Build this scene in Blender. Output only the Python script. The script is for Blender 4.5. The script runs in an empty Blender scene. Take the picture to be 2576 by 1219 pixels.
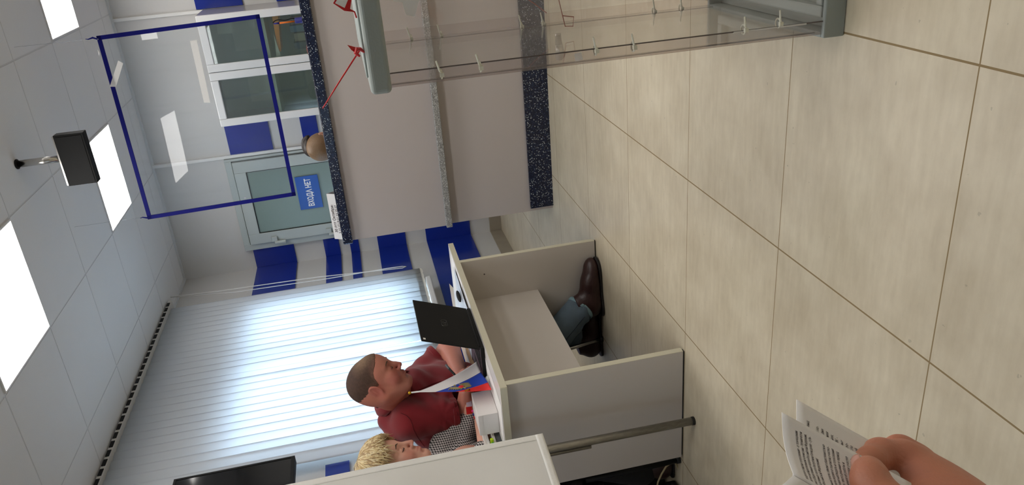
import bpy, bmesh, math, random
import numpy as np
from mathutils import Vector, Matrix
random.seed(7); rng = np.random.RandomState(7)
scene = bpy.context.scene
COL = scene.collection

# ------------------------------------------------------------------ camera
F, CX, CY = 1950.0, 1288.0, 609.5          # focal length and centre in pixels of a 2576x1219 frame
EYE = np.array([0.0, 0.0, 1.062])          # a seated photographer's eye height
R = np.array([[-0.07686774, -0.90899957, -0.40964758],
              [-0.21347756, -0.38633009, 0.89731622],
              [-0.97391924, 0.15642524, -0.16435469]])   # columns: image right, image down, forward
cam_data = bpy.data.cameras.new('camera')
cam_data.sensor_fit = 'HORIZONTAL'; cam_data.sensor_width = 36.0
cam_data.lens = F / 2576.0 * 36.0
cam_data.clip_start = 0.02; cam_data.clip_end = 60
cam = bpy.data.objects.new('camera', cam_data); COL.objects.link(cam)
cam.matrix_world = Matrix(((R[0][0], -R[0][1], -R[0][2], EYE[0]),
                           (R[1][0], -R[1][1], -R[1][2], EYE[1]),
                           (R[2][0], -R[2][1], -R[2][2], EYE[2]), (0, 0, 0, 1)))
scene.camera = cam

# ------------------------------------------------------------------ light
LED = 9.5            # emission of the ceiling panels
SKY = 8.8            # daylight behind the blinds
world = bpy.data.worlds.new('daylight'); scene.world = world; world.use_nodes = True
bg = world.node_tree.nodes['Background']
bg.inputs[0].default_value = (0.70, 0.83, 1.0, 1); bg.inputs[1].default_value = SKY
vs = scene.view_settings
scene.display_settings.display_device = 'sRGB'
vs.view_transform = 'Standard'; vs.look = 'None'; vs.gamma = 1.0; vs.use_curve_mapping = False
vs.exposure = 0.33
scene.cycles.max_bounces = 10; scene.cycles.diffuse_bounces = 5; scene.cycles.glossy_bounces = 4
scene.cycles.transparent_max_bounces = 24; scene.cycles.transmission_bounces = 6
scene.cycles.sample_clamp_indirect = 6.0
scene.cycles.caustics_reflective = False; scene.cycles.caustics_refractive = False

# ------------------------------------------------------------------ measuring helper
def P(x, y, X=None, Y=None, Z=None, D=None):
    d = R @ np.array([x - CX, y - CY, F]); d = d / np.linalg.norm(d)
    if X is not None: t = X / d[0]
    elif Y is not None: t = Y / d[1]
    elif Z is not None: t = (Z - EYE[2]) / d[2]
    else: t = D
    return EYE + t * d
def V(p): return np.array(p, float)

# ------------------------------------------------------------------ materials
def lin(c):
    o = []
    for v in c:
        v = v / 255.0
        o.append(v / 12.92 if v <= 0.04045 else ((v + 0.055) / 1.055) ** 2.4)
    return o
class NT:
    def __init__(s, name):
        s.m = bpy.data.materials.new(name); s.m.use_nodes = True
        s.t = s.m.node_tree; s.n = s.t.nodes; s.n.clear()
        s.out = s.n.new('ShaderNodeOutputMaterial')
    def new(s, t, **kw):
        n = s.n.new(t)
        for k, v in kw.items(): setattr(n, k, v)
        return n
    def link(s, a, b): s.t.links.new(a, b)
    def math(s, op, a, b=None, c=None):
        n = s.n.new('ShaderNodeMath'); n.operation = op
        for i, v in enumerate((a, b, c)):
            if v is None: continue
            if isinstance(v, (int, float)): n.inputs[i].default_value = v
            else: s.link(v, n.inputs[i])
        return n.outputs[0]
    def mix(s, f, a, b):
        n = s.n.new('ShaderNodeMix'); n.data_type = 'RGBA'
        for i, v in ((0, f), (6, a), (7, b)):
            if isinstance(v, (int, float)): n.inputs[i].default_value = v
            elif isinstance(v, (list, tuple)): n.inputs[i].default_value = (*v[:3], 1)
            else: s.link(v, n.inputs[i])
        return n.outputs[2]
    def coords(s, kind='Object'):
        return s.n.new('ShaderNodeTexCoord').outputs[kind]
    def pos(s):
        return s.n.new('ShaderNodeNewGeometry').outputs['Position']
def mat(name, rgb, rough=0.5, metal=0.0, var=0.0, vscale=20.0, stretch=(1, 1, 1), bump=0.0, bscale=80.0,
        spec=0.5, rgb2=None, sheen=0.0, coat=0.0, sub=0.0, attr=None, trans=0.0, detail=4.0):
    s = NT(name); p = s.new('ShaderNodeBsdfPrincipled'); s.link(p.outputs[0], s.out.inputs[0])
    c = lin(rgb); p.inputs['Base Color'].default_value = (*c, 1)
    p.inputs['Roughness'].default_value = rough; p.inputs['Metallic'].default_value = metal
    p.inputs['Specular IOR Level'].default_value = spec
    if sheen: p.inputs['Sheen Weight'].default_value = sheen
    if coat: p.inputs['Coat Weight'].default_value = coat
    if sub:
        p.inputs['Subsurface Weight'].default_value = sub
        p.inputs['Subsurface Radius'].default_value = (0.012, 0.005, 0.003)
        p.inputs['Subsurface Scale'].default_value = 1.0
    base = None
    if attr:
        a = s.new('ShaderNodeAttribute', attribute_name=attr); base = a.outputs['Color']
    if var or rgb2:
        mp = s.new('ShaderNodeMapping'); s.link(s.coords(), mp.inputs[0]); mp.inputs['Scale'].default_value = stretch
        nz = s.new('ShaderNodeTexNoise'); s.link(mp.outputs[0], nz.inputs[0]); nz.inputs['Scale'].default_value = vscale
        nz.inputs['Detail'].default_value = detail
        if rgb2:
            rp = s.new('ShaderNodeValToRGB'); s.link(nz.outputs[0], rp.inputs[0])
            rp.color_ramp.elements[0].position = 0.38; rp.color_ramp.elements[1].position = 0.62
            rp.color_ramp.elements[0].color = (*c, 1); rp.color_ramp.elements[1].color = (*lin(rgb2), 1)
            base = rp.outputs[0]
        else:
            k = s.math('MULTIPLY_ADD', nz.outputs[0], 2 * var, 1 - var)
            vm = s.new('ShaderNodeVectorMath', operation='SCALE')
            if base is not None: s.link(base, vm.inputs[0])
            else: vm.inputs[0].default_value = c
            s.link(k, vm.inputs['Scale']); base = vm.outputs[0]
    if base is not None: s.link(base, p.inputs['Base Color'])
    if bump:
        nb = s.new('ShaderNodeTexNoise'); s.link(s.coords(), nb.inputs[0]); nb.inputs['Scale'].default_value = bscale
        nb.inputs['Detail'].default_value = 5
        b = s.new('ShaderNodeBump'); b.inputs['Strength'].default_value = bump; b.inputs['Distance'].default_value = 0.01
        s.link(nb.outputs[0], b.inputs['Height']); s.link(b.outputs[0], p.inputs['Normal'])
    return s.m
def mat_clear(name, tint, haze=0.03, rough=0.0, hazecol=(200, 200, 200), r0=0.04, streak=0.0):
    """clear plastic or glass that lets light through and reflects by angle"""
    s = NT(name)
    lw = s.new('ShaderNodeLayerWeight'); lw.inputs[0].default_value = 0.5
    f = s.math('MULTIPLY_ADD', s.math('POWER', lw.outputs['Facing'], 5.0), 1 - r0, r0)
    tr = s.new('ShaderNodeBsdfTransparent'); tr.inputs[0].default_value = (*lin(tint), 1)
    di = s.new('ShaderNodeBsdfDiffuse'); di.inputs[0].default_value = (*lin(hazecol), 1)
    tl = s.new('ShaderNodeBsdfTranslucent'); tl.inputs[0].default_value = (*lin(hazecol), 1)
    m0 = s.new('ShaderNodeMixShader'); m0.inputs[0].default_value = 0.5; s.link(di.outputs[0], m0.inputs[1]); s.link(tl.outputs[0], m0.inputs[2]); di = m0
    m1 = s.new('ShaderNodeMixShader')
    if streak:
        mp = s.new('ShaderNodeMapping'); s.link(s.coords(), mp.inputs[0]); mp.inputs['Scale'].default_value = (30, 30, 3)
        nz = s.new('ShaderNodeTexNoise'); s.link(mp.outputs[0], nz.inputs[0]); nz.inputs['Scale'].default_value = 1.0
        nz.inputs['Detail'].default_value = 6
        h = s.math('MULTIPLY_ADD', s.math('MAXIMUM', s.math('SUBTRACT', nz.outputs[0], 0.5), 0.0), streak * 4, haze)
        s.link(h, m1.inputs[0])
    else: m1.inputs[0].default_value = haze
    s.link(tr.outputs[0], m1.inputs[1]); s.link(di.outputs[0], m1.inputs[2])
    gl = s.new('ShaderNodeBsdfGlossy'); gl.inputs['Roughness'].default_value = rough
    m2 = s.new('ShaderNodeMixShader'); s.link(f, m2.inputs[0]); s.link(m1.outputs[0], m2.inputs[1]); s.link(gl.outputs[0], m2.inputs[2])
    s.link(m2.outputs[0], s.out.inputs[0]); return s.m

def mat_floor():
    s = NT('stoneware floor tiles'); p = s.new('ShaderNodeBsdfPrincipled'); s.link(p.outputs[0], s.out.inputs[0])
    pos = s.pos(); sep = s.new('ShaderNodeSeparateXYZ'); s.link(pos, sep.inputs[0])
    def line(v, off, per, w):
        q = s.math('DIVIDE', s.math('SUBTRACT', v, off), per)
        fr = s.math('SUBTRACT', q, s.math('FLOOR', q))
        d = s.math('MULTIPLY', s.math('MINIMUM', fr, s.math('SUBTRACT', 1.0, fr)), per)
        return s.math('LESS_THAN', d, w / 2), s.math('FLOOR', q)
    lx, ix = line(sep.outputs[0], -0.945, 0.61, 0.0045); ly, iy = line(sep.outputs[1], 1.155, 0.597, 0.0032)
    g = s.math('MAXIMUM', lx, ly)
    cmb = s.new('ShaderNodeCombineXYZ'); s.link(ix, cmb.inputs[0]); s.link(iy, cmb.inputs[1])
    wn = s.new('ShaderNodeTexWhiteNoise'); s.link(cmb.outputs[0], wn.inputs[0])
    n1 = s.new('ShaderNodeTexNoise'); s.link(pos, n1.inputs[0]); n1.inputs['Scale'].default_value = 5; n1.inputs['Detail'].default_value = 9
    n1.inputs['Roughness'].default_value = 0.62
    mp = s.new('ShaderNodeMapping'); s.link(pos, mp.inputs[0]); mp.inputs['Scale'].default_value = (9, 45, 1)
    n2 = s.new('ShaderNodeTexNoise'); s.link(mp.outputs[0], n2.inputs[0]); n2.inputs['Scale'].default_value = 1; n2.inputs['Detail'].default_value = 5
    n3 = s.new('ShaderNodeTexNoise'); s.link(pos, n3.inputs[0]); n3.inputs['Scale'].default_value = 48; n3.inputs['Detail'].default_value = 2
    f = s.math('ADD', s.math('MULTIPLY', n1.outputs[0], 0.65), s.math('MULTIPLY', n2.outputs[0], 0.35))
    rp = s.new('ShaderNodeValToRGB'); s.link(f, rp.inputs[0])
    e = rp.color_ramp.elements; e[0].position = 0.34; e[1].position = 0.66
    e[0].color = (*lin((182, 170, 146)), 1); e[1].color = (*lin((208, 198, 175)), 1)
    spk = s.math('GREATER_THAN', n3.outputs[0], 0.745)
    c1 = s.mix(s.math('MULTIPLY', spk, 0.35), rp.outputs[0], lin((120, 112, 98)))
    vm = s.new('ShaderNodeVectorMath', operation='SCALE'); s.link(c1, vm.inputs[0])
    s.link(s.math('MULTIPLY_ADD', wn.outputs[0], 0.05, 0.97), vm.inputs['Scale'])
    s.link(s.mix(g, vm.outputs[0], lin((132, 112, 78))), p.inputs['Base Color'])
    s.link(s.math('MULTIPLY_ADD', g, 0.4, s.math('MULTIPLY_ADD', n1.outputs[0], 0.16, 0.30)), p.inputs['Roughness'])
    b = s.new('ShaderNodeBump'); b.inputs['Strength'].default_value = 0.5; b.inputs['Distance'].default_value = 0.002
    s.link(s.math('SUBTRACT', s.math('MULTIPLY', n1.outputs[0], 0.15), g), b.inputs['Height']); s.link(b.outputs[0], p.inputs['Normal'])
    return s.m
def mat_granite(name, base, fleck, fleck2, size=170.0, thr=0.10, rough=0.25):
    s = NT(name); p = s.new('ShaderNodeBsdfPrincipled'); s.link(p.outputs[0], s.out.inputs[0])
    v = s.new('ShaderNodeTexVoronoi'); s.link(s.pos(), v.inputs[0]); v.inputs['Scale'].default_value = size
    v2 = s.new('ShaderNodeTexVoronoi'); s.link(s.pos(), v2.inputs[0]); v2.inputs['Scale'].default_value = size * 0.6
    sc = s.new('ShaderNodeSeparateColor'); s.link(v.outputs['Color'], sc.inputs[0])
    sc2 = s.new('ShaderNodeSeparateColor'); s.link(v2.outputs['Color'], sc2.inputs[0])
    f1 = s.math('LESS_THAN', sc.outputs[0], thr); f2 = s.math('LESS_THAN', sc2.outputs[1], 0.25)
    c = s.mix(f2, lin(base), lin(fleck2)); c = s.mix(f1, c, lin(fleck)); s.link(c, p.inputs['Base Color'])
    p.inputs['Roughness'].default_value = rough
    return s.m
def mat_hound():
    s = NT('houndstooth blouse'); p = s.new('ShaderNodeBsdfPrincipled'); s.link(p.outputs[0], s.out.inputs[0])
    sep = s.new('ShaderNodeSeparateXYZ'); s.link(s.pos(), sep.inputs[0])
    k = 1 / 0.0088
    u = s.math('MULTIPLY', s.math('ADD', s.math('MULTIPLY', sep.outputs[1], 0.54), s.math('MULTIPLY', sep.outputs[0], 0.84)), k)
    v = s.math('MULTIPLY', s.math('ADD', sep.outputs[2], s.math('MULTIPLY', sep.outputs[1], -0.2)), k)
    fr = lambda a: s.math('SUBTRACT', a, s.math('FLOOR', a))
    du = s.math('LESS_THAN', fr(u), 0.5); dv = s.math('LESS_THAN', fr(v), 0.5)
    tw = s.math('LESS_THAN', fr(s.math('MULTIPLY', s.math('ADD', u, v), 2.0)), 0.5)
    d = s.math('ADD', s.math('MULTIPLY', tw, du), s.math('MULTIPLY', s.math('SUBTRACT', 1.0, tw), dv))
    s.link(s.mix(d, lin((205, 200, 198)), lin((16, 16, 20))), p.inputs['Base Color']); p.inputs['Roughness'].default_value = 0.8
    return s.m
def mat_emit(name, rgb, e):
    s = NT(name); em = s.new('ShaderNodeEmission'); em.inputs[0].default_value = (*lin(rgb), 1); em.inputs[1].default_value = e
    s.link(em.outputs[0], s.out.inputs[0]); return s.m
def mat_translucent(name, rgb, t=0.5, var=0.0):
    s = NT(name); di = s.new('ShaderNodeBsdfDiffuse'); tr = s.new('ShaderNodeBsdfTranslucent')
    for n in (di, tr): n.inputs[0].default_value = (*lin(rgb), 1)
    m = s.new('ShaderNodeMixShader'); m.inputs[0].default_value = t
    s.link(di.outputs[0], m.inputs[1]); s.link(tr.outputs[0], m.inputs[2]); s.link(m.outputs[0], s.out.inputs[0]); return s.m

M = {}
M['floor'] = mat_floor()
M['ceil'] = mat('mineral ceiling tile', (228, 229, 230), 0.9, var=0.03, vscale=300, bump=0.15, bscale=500)
M['tbar'] = mat('ceiling grid bar', (212, 214, 216), 0.6)
M['wall'] = mat('pale grey painted wall', (200, 199, 197), 0.55, var=0.02, vscale=60, bump=0.04, bscale=150)
M['blue'] = mat('glossy blue wall panel', (24, 46, 140), 0.16, var=0.04, vscale=5)
M['duct'] = mat('white plastic duct', (222, 222, 220), 0.4)
M['base'] = mat('skirting tile', (150, 141, 126), 0.4, var=0.12, vscale=14)
M['doorfr'] = mat('grey coated aluminium', (176, 184, 182), 0.35)
M['frost'] = mat('frosted green grey glass', (122, 140, 134), 0.28, var=0.06, vscale=30, stretch=(1, 1, 25))
M['seal_black'] = mat('black rubber seal', (18, 20, 22), 0.6)
M['pvc'] = mat('white lacquer frame', (208, 208, 208), 0.3)
M['cabside'] = mat('grey cabinet side', (158, 155, 152), 0.22)
M['cabin'] = mat('cabinet inside', (196, 202, 198), 0.5)
M['glass'] = mat_clear('cabinet glass', (232, 240, 236), 0.17, 0.02, (160, 172, 168), r0=0.06)  # grey haze mixed in stands for the reflection on the panes
M['granite'] = mat_granite('blue granite laminate', (16, 24, 48), (190, 200, 205), (30, 42, 70), 300, 0.045, 0.22)
M['grey_granite'] = mat_granite('grey speckled laminate', (142, 142, 140), (190, 190, 188), (120, 120, 118), 260, 0.2, 0.4)
M['panel'] = mat('warm grey laminate', (184, 176, 172), 0.42, var=0.012, vscale=220)
M['desk'] = mat('grey desk laminate', (192, 186, 180), 0.4, var=0.015, vscale=200)
M['desktop'] = mat('desk top laminate with reflected light', (214, 211, 208), 0.35, var=0.01, vscale=150)  # paler than the panels: light reflected off the top put into the colour
M['band'] = mat('cream edge banding', (206, 202, 182), 0.45, var=0.02, vscale=90)
M['plexi'] = mat_clear('clear acrylic sheet', (248, 250, 251), 0.035, 0.0, (190, 200, 215), r0=0.022, streak=0.02)
M['boxplex'] = mat_clear('scuffed clear plastic', (253, 252, 251), 0.04, 0.03, (245, 240, 238), r0=0.035, streak=0.06)
M['boxedge'] = mat_clear('clear plastic corner', (247, 244, 243), 0.05, 0.05, (235, 230, 228), r0=0.035)
M['tape'] = mat('blue adhesive tape', (10, 16, 116), 0.6, var=0.05, vscale=30, spec=0.2)
M['tapew'] = mat_translucent('white paper tape', (252, 251, 249), 0.6)
M['line'] = mat_clear('fishing line', (230, 235, 240), 0.3)
M['blackpl'] = mat('matt black plastic', (18, 19, 20), 0.65, spec=0.25, bump=0.05, bscale=400)
M['darkgloss'] = mat('glossy dark screen', (8, 9, 11), 0.08)
M['chrome'] = mat('chrome tube', (200, 198, 194), 0.18, 1.0, var=0.1, vscale=50)
M['oldchrome'] = mat('scratched grey metal tube', (160, 158, 152), 0.36, 0.9, var=0.35, vscale=60, stretch=(3, 3, .6))
M['boxgrey'] = mat('grey moulded plastic', (152, 161, 158), 0.42, bump=0.06, bscale=220)
M['red'] = mat('red seal plastic', (196, 16, 22), 0.35)
M['tie'] = mat('milky cable tie', (222, 222, 206), 0.4)
M['paper'] = mat('white paper', (236, 234, 232), 0.85)
M['paper2'] = mat('off white paper', (222, 218, 212), 0.85)
M['ink'] = mat('print ink', (88, 80, 80), 0.8)
M['fabricw'] = mat('white booth fabric', (218, 217, 213), 0.85, var=0.03, vscale=9, bump=0.10, bscale=25)
M['hem'] = mat('white hem', (228, 227, 223), 0.85, bump=0.25, bscale=60)
M['slat'] = mat_translucent('blind vane cloth', (232, 236, 240), 0.52)
M['rail'] = mat('white blind rail', (208, 208, 204), 0.4)
M['weight'] = mat('cream vane weight', (222, 220, 212), 0.5)
M['winfr'] = mat('white window frame', (228, 229, 230), 0.35)
M['winglass'] = mat_clear('window glass', (235, 240, 240), 0.0)
M['led'] = mat_emit('ceiling panel diffuser', (255, 251, 246), LED)
M['ledframe'] = mat('white panel rim', (225, 225, 225), 0.5)
M['signblue'] = mat('blue plastic sign', (8, 80, 172), 0.35)
M['white'] = mat('white print', (238, 240, 242), 0.5)
M['skin'] = mat('skin of seated man', (196, 128, 104), 0.5, attr='Col', var=0.07, vscale=45, sub=0.06, bump=0.06, bscale=260)
M['skinw'] = mat('skin of blonde woman', (214, 158, 138), 0.5, attr='Col', var=0.05, vscale=40, sub=0.06, bump=0.04, bscale=260)
M['skinh'] = mat('skin of hand', (176, 112, 84), 0.5, attr='Col', var=0.16, vscale=70, sub=0.08, bump=0.14, bscale=420)
M['polo'] = mat('dark red polo knit', (118, 12, 24), 0.9, var=0.10, vscale=16, bump=0.12, bscale=700, sheen=0.2)
M['hairm'] = mat('short brown hair', (92, 72, 54), 0.8, var=0.35, vscale=90, bump=0.6, bscale=420)
M['hairfade'] = mat('cropped brown hair', (92, 72, 54), 0.85, attr='Col', var=0.35, vscale=90, bump=0.6, bscale=420)
M['blonde'] = mat('blonde hair', (214, 190, 138), 0.45, attr='Col', var=0.12, vscale=60)
M['brownhair'] = mat('light brown hair', (128, 98, 66), 0.42, var=0.25, vscale=25, stretch=(1, 1, 0.15), bump=0.3, bscale=200)
M['redhair'] = mat('auburn hair', (92, 30, 26), 0.5, var=0.2, vscale=30)
M['darkhair'] = mat('dark hair roll', (40, 28, 22), 0.5, var=0.2, vscale=60)
M['hound'] = mat_hound()
M['jeans'] = mat('washed blue denim', (82, 98, 112), 0.85, var=0.28, vscale=18, bump=0.15, bscale=500)
M['jeanslt'] = mat('pale denim hem', (120, 148, 158), 0.85, var=0.3, vscale=90)
M['thread'] = mat('dark denim seam', (26, 38, 52), 0.9)
M['shoe'] = mat('dark brown leather', (44, 20, 20), 0.38, var=0.2, vscale=25, bump=0.08, bscale=120)
M['sole'] = mat('black shoe sole', (20, 17, 16), 0.55)
M['blackcloth'] = mat('black cloth', (14, 15, 18), 0.9, bump=0.2, bscale=60)
M['lip'] = mat('lips', (176, 84, 80), 0.4)
M['lash'] = mat('dark lashes', (42, 28, 24), 0.7)
M['nail'] = mat('finger nail', (214, 160, 146), 0.22)
M['gold'] = mat('gold plastic', (212, 168, 40), 0.25, 0.7)
M['goldprint'] = mat('old gold print', (150, 138, 96), 0.6)
M['flagw'] = mat('flag white', (226, 222, 224), 0.7)
M['flagb'] = mat('flag blue', (24, 60, 168), 0.6)
M['flagr'] = mat('flag red', (216, 34, 34), 0.6)
M['orange'] = mat('orange plastic', (240, 120, 24), 0.4)
M['bluepl'] = mat('deep blue plastic', (28, 30, 130), 0.35)
M['green'] = mat('green plastic', (20, 150, 70), 0.4)
M['lime'] = mat('lime plastic', (196, 226, 20), 0.5)
M['pink'] = mat('pink plastic', (224, 40, 140), 0.4)
M['card'] = mat('white box card', (232, 228, 226), 0.7)
M['folderor'] = mat('orange folder', (250, 150, 50), 0.6)
M['cable'] = mat('beige cable', (170, 156, 120), 0.6)
M['wood'] = mat('tan folder board', (190, 160, 126), 0.6)
M['deck_reflection'] = mat('purple deck reflection', (74, 52, 66), 0.6, var=0.25, vscale=60)  # purple reflection on the laptop deck, put into its colour

# ------------------------------------------------------------------ mesh helpers
class MB:
    def __init__(s): s.v = []; s.f = []; s.mi = []; s.cur = 0
    def add(s, vs_, fs_):
        o = len(s.v); s.v += [tuple(map(float, q)) for q in vs_]
        s.f += [tuple(i + o for i in f) for f in fs_]; s.mi += [s.cur] * len(fs_); return s
    def box(s, x0, x1, y0, y1, z0, z1):
        x0, x1 = sorted((x0, x1)); y0, y1 = sorted((y0, y1)); z0, z1 = sorted((z0, z1))
        v = [(x0, y0, z0), (x1, y0, z0), (x1, y1, z0), (x0, y1, z0), (x0, y0, z1), (x1, y0, z1), (x1, y1, z1), (x0, y1, z1)]
        return s.add(v, [(0, 3, 2, 1), (4, 5, 6, 7), (0, 1, 5, 4), (1, 2, 6, 5), (2, 3, 7, 6), (3, 0, 4, 7)])
    def hexa(s, lo, hi):          # 4 bottom pts, 4 top pts
        v = [tuple(p) for p in lo] + [tuple(p) for p in hi]
        return s.add(v, [(0, 3, 2, 1), (4, 5, 6, 7), (0, 1, 5, 4), (1, 2, 6, 5), (2, 3, 7, 6), (3, 0, 4, 7)])
    def obox(s, o, a, b, c):      # corner o and three edge vectors
        o, a, b, c = map(V, (o, a, b, c))
        if np.dot(np.cross(a, b), c) < 0: a, b = b, a
        return s.hexa([o, o + a, o + a + b, o + b], [o + c, o + a + c, o + a + b + c, o + b + c])
    def slab(s, q, n, t):         # quad q extruded along n by t
        n = V(n) / np.linalg.norm(n) * t; q = [V(p) for p in q]
        if np.dot(np.cross(q[1] - q[0], q[2] - q[0]), n) < 0: q = q[::-1]
        return s.hexa(q, [p + n for p in q])
    def tube(s, pts, r, n=10, caps=True):
        pts = [V(p) for p in pts]; m = len(pts)
        rr = list(r) if hasattr(r, '__len__') else [r] * m
        t0 = pts[1] - pts[0]; ref = V((0, 0, 1)) if abs(t0[2]) < 0.9 * np.linalg.norm(t0) else V((1, 0, 0))
        vs_ = []; prev = None
        for i, p in enumerate(pts):
            t = pts[min(i + 1, m - 1)] - pts[max(i - 1, 0)]; t = t / (np.linalg.norm(t) + 1e-12)
            a = (ref if prev is None else prev); a = a - t * np.dot(a, t); a /= np.linalg.norm(a) + 1e-12; prev = a
            b = np.cross(t, a)
            for k in range(n):
                an = 2 * math.pi * k / n; vs_.append(p + rr[i] * (math.cos(an) * a + math.sin(an) * b))
        fs_ = []
        for i in range(m - 1):
            for k in range(n):
                k2 = (k + 1) % n; fs_.append((i * n + k, i * n + k2, (i + 1) * n + k2, (i + 1) * n + k))
        if caps: fs_.append(tuple(range(n - 1, -1, -1))); fs_.append(tuple((m - 1) * n + k for k in range(n)))
        return s.add(vs_, fs_)
    def cyl(s, a, b, r, n=20, r2=None): return s.tube([a, b], [r, r if r2 is None else r2], n)
    def ball(s, c, r, nu=14, nv=9):
        c = V(c); r = V(r) if hasattr(r, '__len__') else V((r, r, r)); vs_ = [c + r * V((0, 0, 1))]
        for i in range(1, nv):
            th = math.pi * i / nv
            for k in range(nu):
                ph = 2 * math.pi * k / nu; vs_.append(c + r * V((math.sin(th) * math.cos(ph), math.sin(th) * math.sin(ph), math.cos(th))))
        vs_.append(c - r * V((0, 0, 1))); fs_ = []
        for k in range(nu): fs_.append((0, 1 + k, 1 + (k + 1) % nu))
        for i in range(nv - 2):
            for k in range(nu):
                a = 1 + i * nu + k; b = 1 + i * nu + (k + 1) % nu; fs_.append((a, a + nu, b + nu, b))
        L = len(vs_) - 1
        for k in range(nu): fs_.append((1 + (nv - 2) * nu + k, L, 1 + (nv - 2) * nu + (k + 1) % nu))
        return s.add(vs_, fs_)
    def grid(s, pts, thick=0.0):  # pts[i][j] -> surface, optional thickness along normal
        A = np.array(pts, float); n, m = A.shape[:2]
        fs_ = [(i * m + j, (i + 1) * m + j, (i + 1) * m + j + 1, i * m + j + 1) for i in range(n - 1) for j in range(m - 1)]
        if not thick: return s.add(A.reshape(-1, 3), fs_)
        du = np.gradient(A, axis=0); dv = np.gradient(A, axis=1); N = np.cross(du, dv); N /= np.linalg.norm(N, axis=2, keepdims=True) + 1e-12
        B = A + N * thick; K = n * m; f2 = [tuple(i + K for i in f) for f in fs_]; f1 = [f[::-1] for f in fs_]
        side = []
        for i in range(n - 1):
            for j, fl in ((0, 0), (m - 1, 1)):
                a = i * m + j; b = (i + 1) * m + j; q = (a, b, b + K, a + K); side.append(q if fl == 0 else q[::-1])
        for j in range(m - 1):
            for i, fl in ((0, 1), (n - 1, 0)):
                a = i * m + j; b = a + 1; q = (a, b, b + K, a + K); side.append(q if fl == 0 else q[::-1])
        return s.add(list(A.reshape(-1, 3)) + list(B.reshape(-1, 3)), f1 + f2 + side)
    def lathe(s, c, prof, n=24):  # prof: (r, z) list, about vertical axis through c
        c = V(c); vs_ = []
        for r, z in prof:
            for k in range(n):
                a = 2 * math.pi * k / n; vs_.append(c + V((r * math.cos(a), r * math.sin(a), z)))
        m = len(prof); fs_ = [(i * n + k, i * n + (k + 1) % n, (i + 1) * n + (k + 1) % n, (i + 1) * n + k) for i in range(m - 1) for k in range(n)]
        fs_.append(tuple(range(n - 1, -1, -1))); fs_.append(tuple((m - 1) * n + k for k in range(n)))
        return s.add(vs_, fs_)
    def build(s, name, mats, parent=None, smooth=False, bevel=0.0, seg=2):
        me = bpy.data.meshes.new(name); me.from_pydata(s.v, [], s.f); me.update()
        return link_mesh(name, me, mats, parent, smooth, bevel, seg, s.mi)
def origin_of(o):
    L = Vector((0, 0, 0))
    while o is not None: L += Vector(o.location); o = o.parent
    return L
def link_mesh(name, me, mats, parent=None, smooth=False, bevel=0.0, seg=2, mi=None):
    if not isinstance(mats, (list, tuple)): mats = [mats]
    for m in mats: me.materials.append(m)
    if mi is not None and len(mats) > 1: me.polygons.foreach_set('material_index', mi)
    if smooth: me.polygons.foreach_set('use_smooth', [True] * len(me.polygons))
    o = bpy.data.objects.new(name, me); COL.objects.link(o)
    if parent is not None:
        me.transform(Matrix.Translation(-origin_of(parent))); o.parent = parent
    if bevel:
        b = o.modifiers.new('bevel', 'BEVEL'); b.width = bevel; b.segments = seg; b.limit_method = 'ANGLE'; b.angle_limit = math.radians(40)
        if not smooth:
            pass
    return o
def thing(name, loc, label, cat, group=None):
    o = bpy.data.objects.new(name, None); COL.objects.link(o); o.location = Vector([float(c) for c in loc]); o.empty_display_size = 0.05
    return tag(o, label, cat, group)
def tag(o, label=None, cat=None, group=None, kind=None):
    if label: o['label'] = label
    if cat: o['category'] = cat
    if group: o['group'] = group
    if kind: o['kind'] = kind
    return o
def struct(o): o['kind'] = 'structure'; return o
def text_mesh(s, size, O, ux, uy, depth=0.0006, bold=0.0, align='LEFT', sx=1.0):
    """flat letters: baseline origin O, reading direction ux, up direction uy"""
    cu = bpy.data.curves.new('lettering', 'FONT'); cu.body = s; cu.size = size; cu.extrude = depth / 2; cu.offset = bold; cu.align_x = align
    cu.resolution_u = 3
    ob = bpy.data.objects.new('lettering', cu); COL.objects.link(ob)
    dg = bpy.context.evaluated_depsgraph_get(); me = bpy.data.meshes.new_from_object(ob.evaluated_get(dg))
    bpy.data.objects.remove(ob); bpy.data.curves.remove(cu)
    ux = V(ux) / np.linalg.norm(ux); uy = V(uy) - ux * np.dot(uy, ux); uy /= np.linalg.norm(uy); uz = np.cross(ux, uy)
    co = np.zeros(len(me.vertices) * 3); me.vertices.foreach_get('co', co); co = co.reshape(-1, 3)
    W = V(O) + np.outer(co[:, 0] * sx, ux) + np.outer(co[:, 1], uy) + np.outer(co[:, 2], uz)
    me.vertices.foreach_set('co', W.ravel()); me.update(); me.materials.clear(); return me

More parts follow.
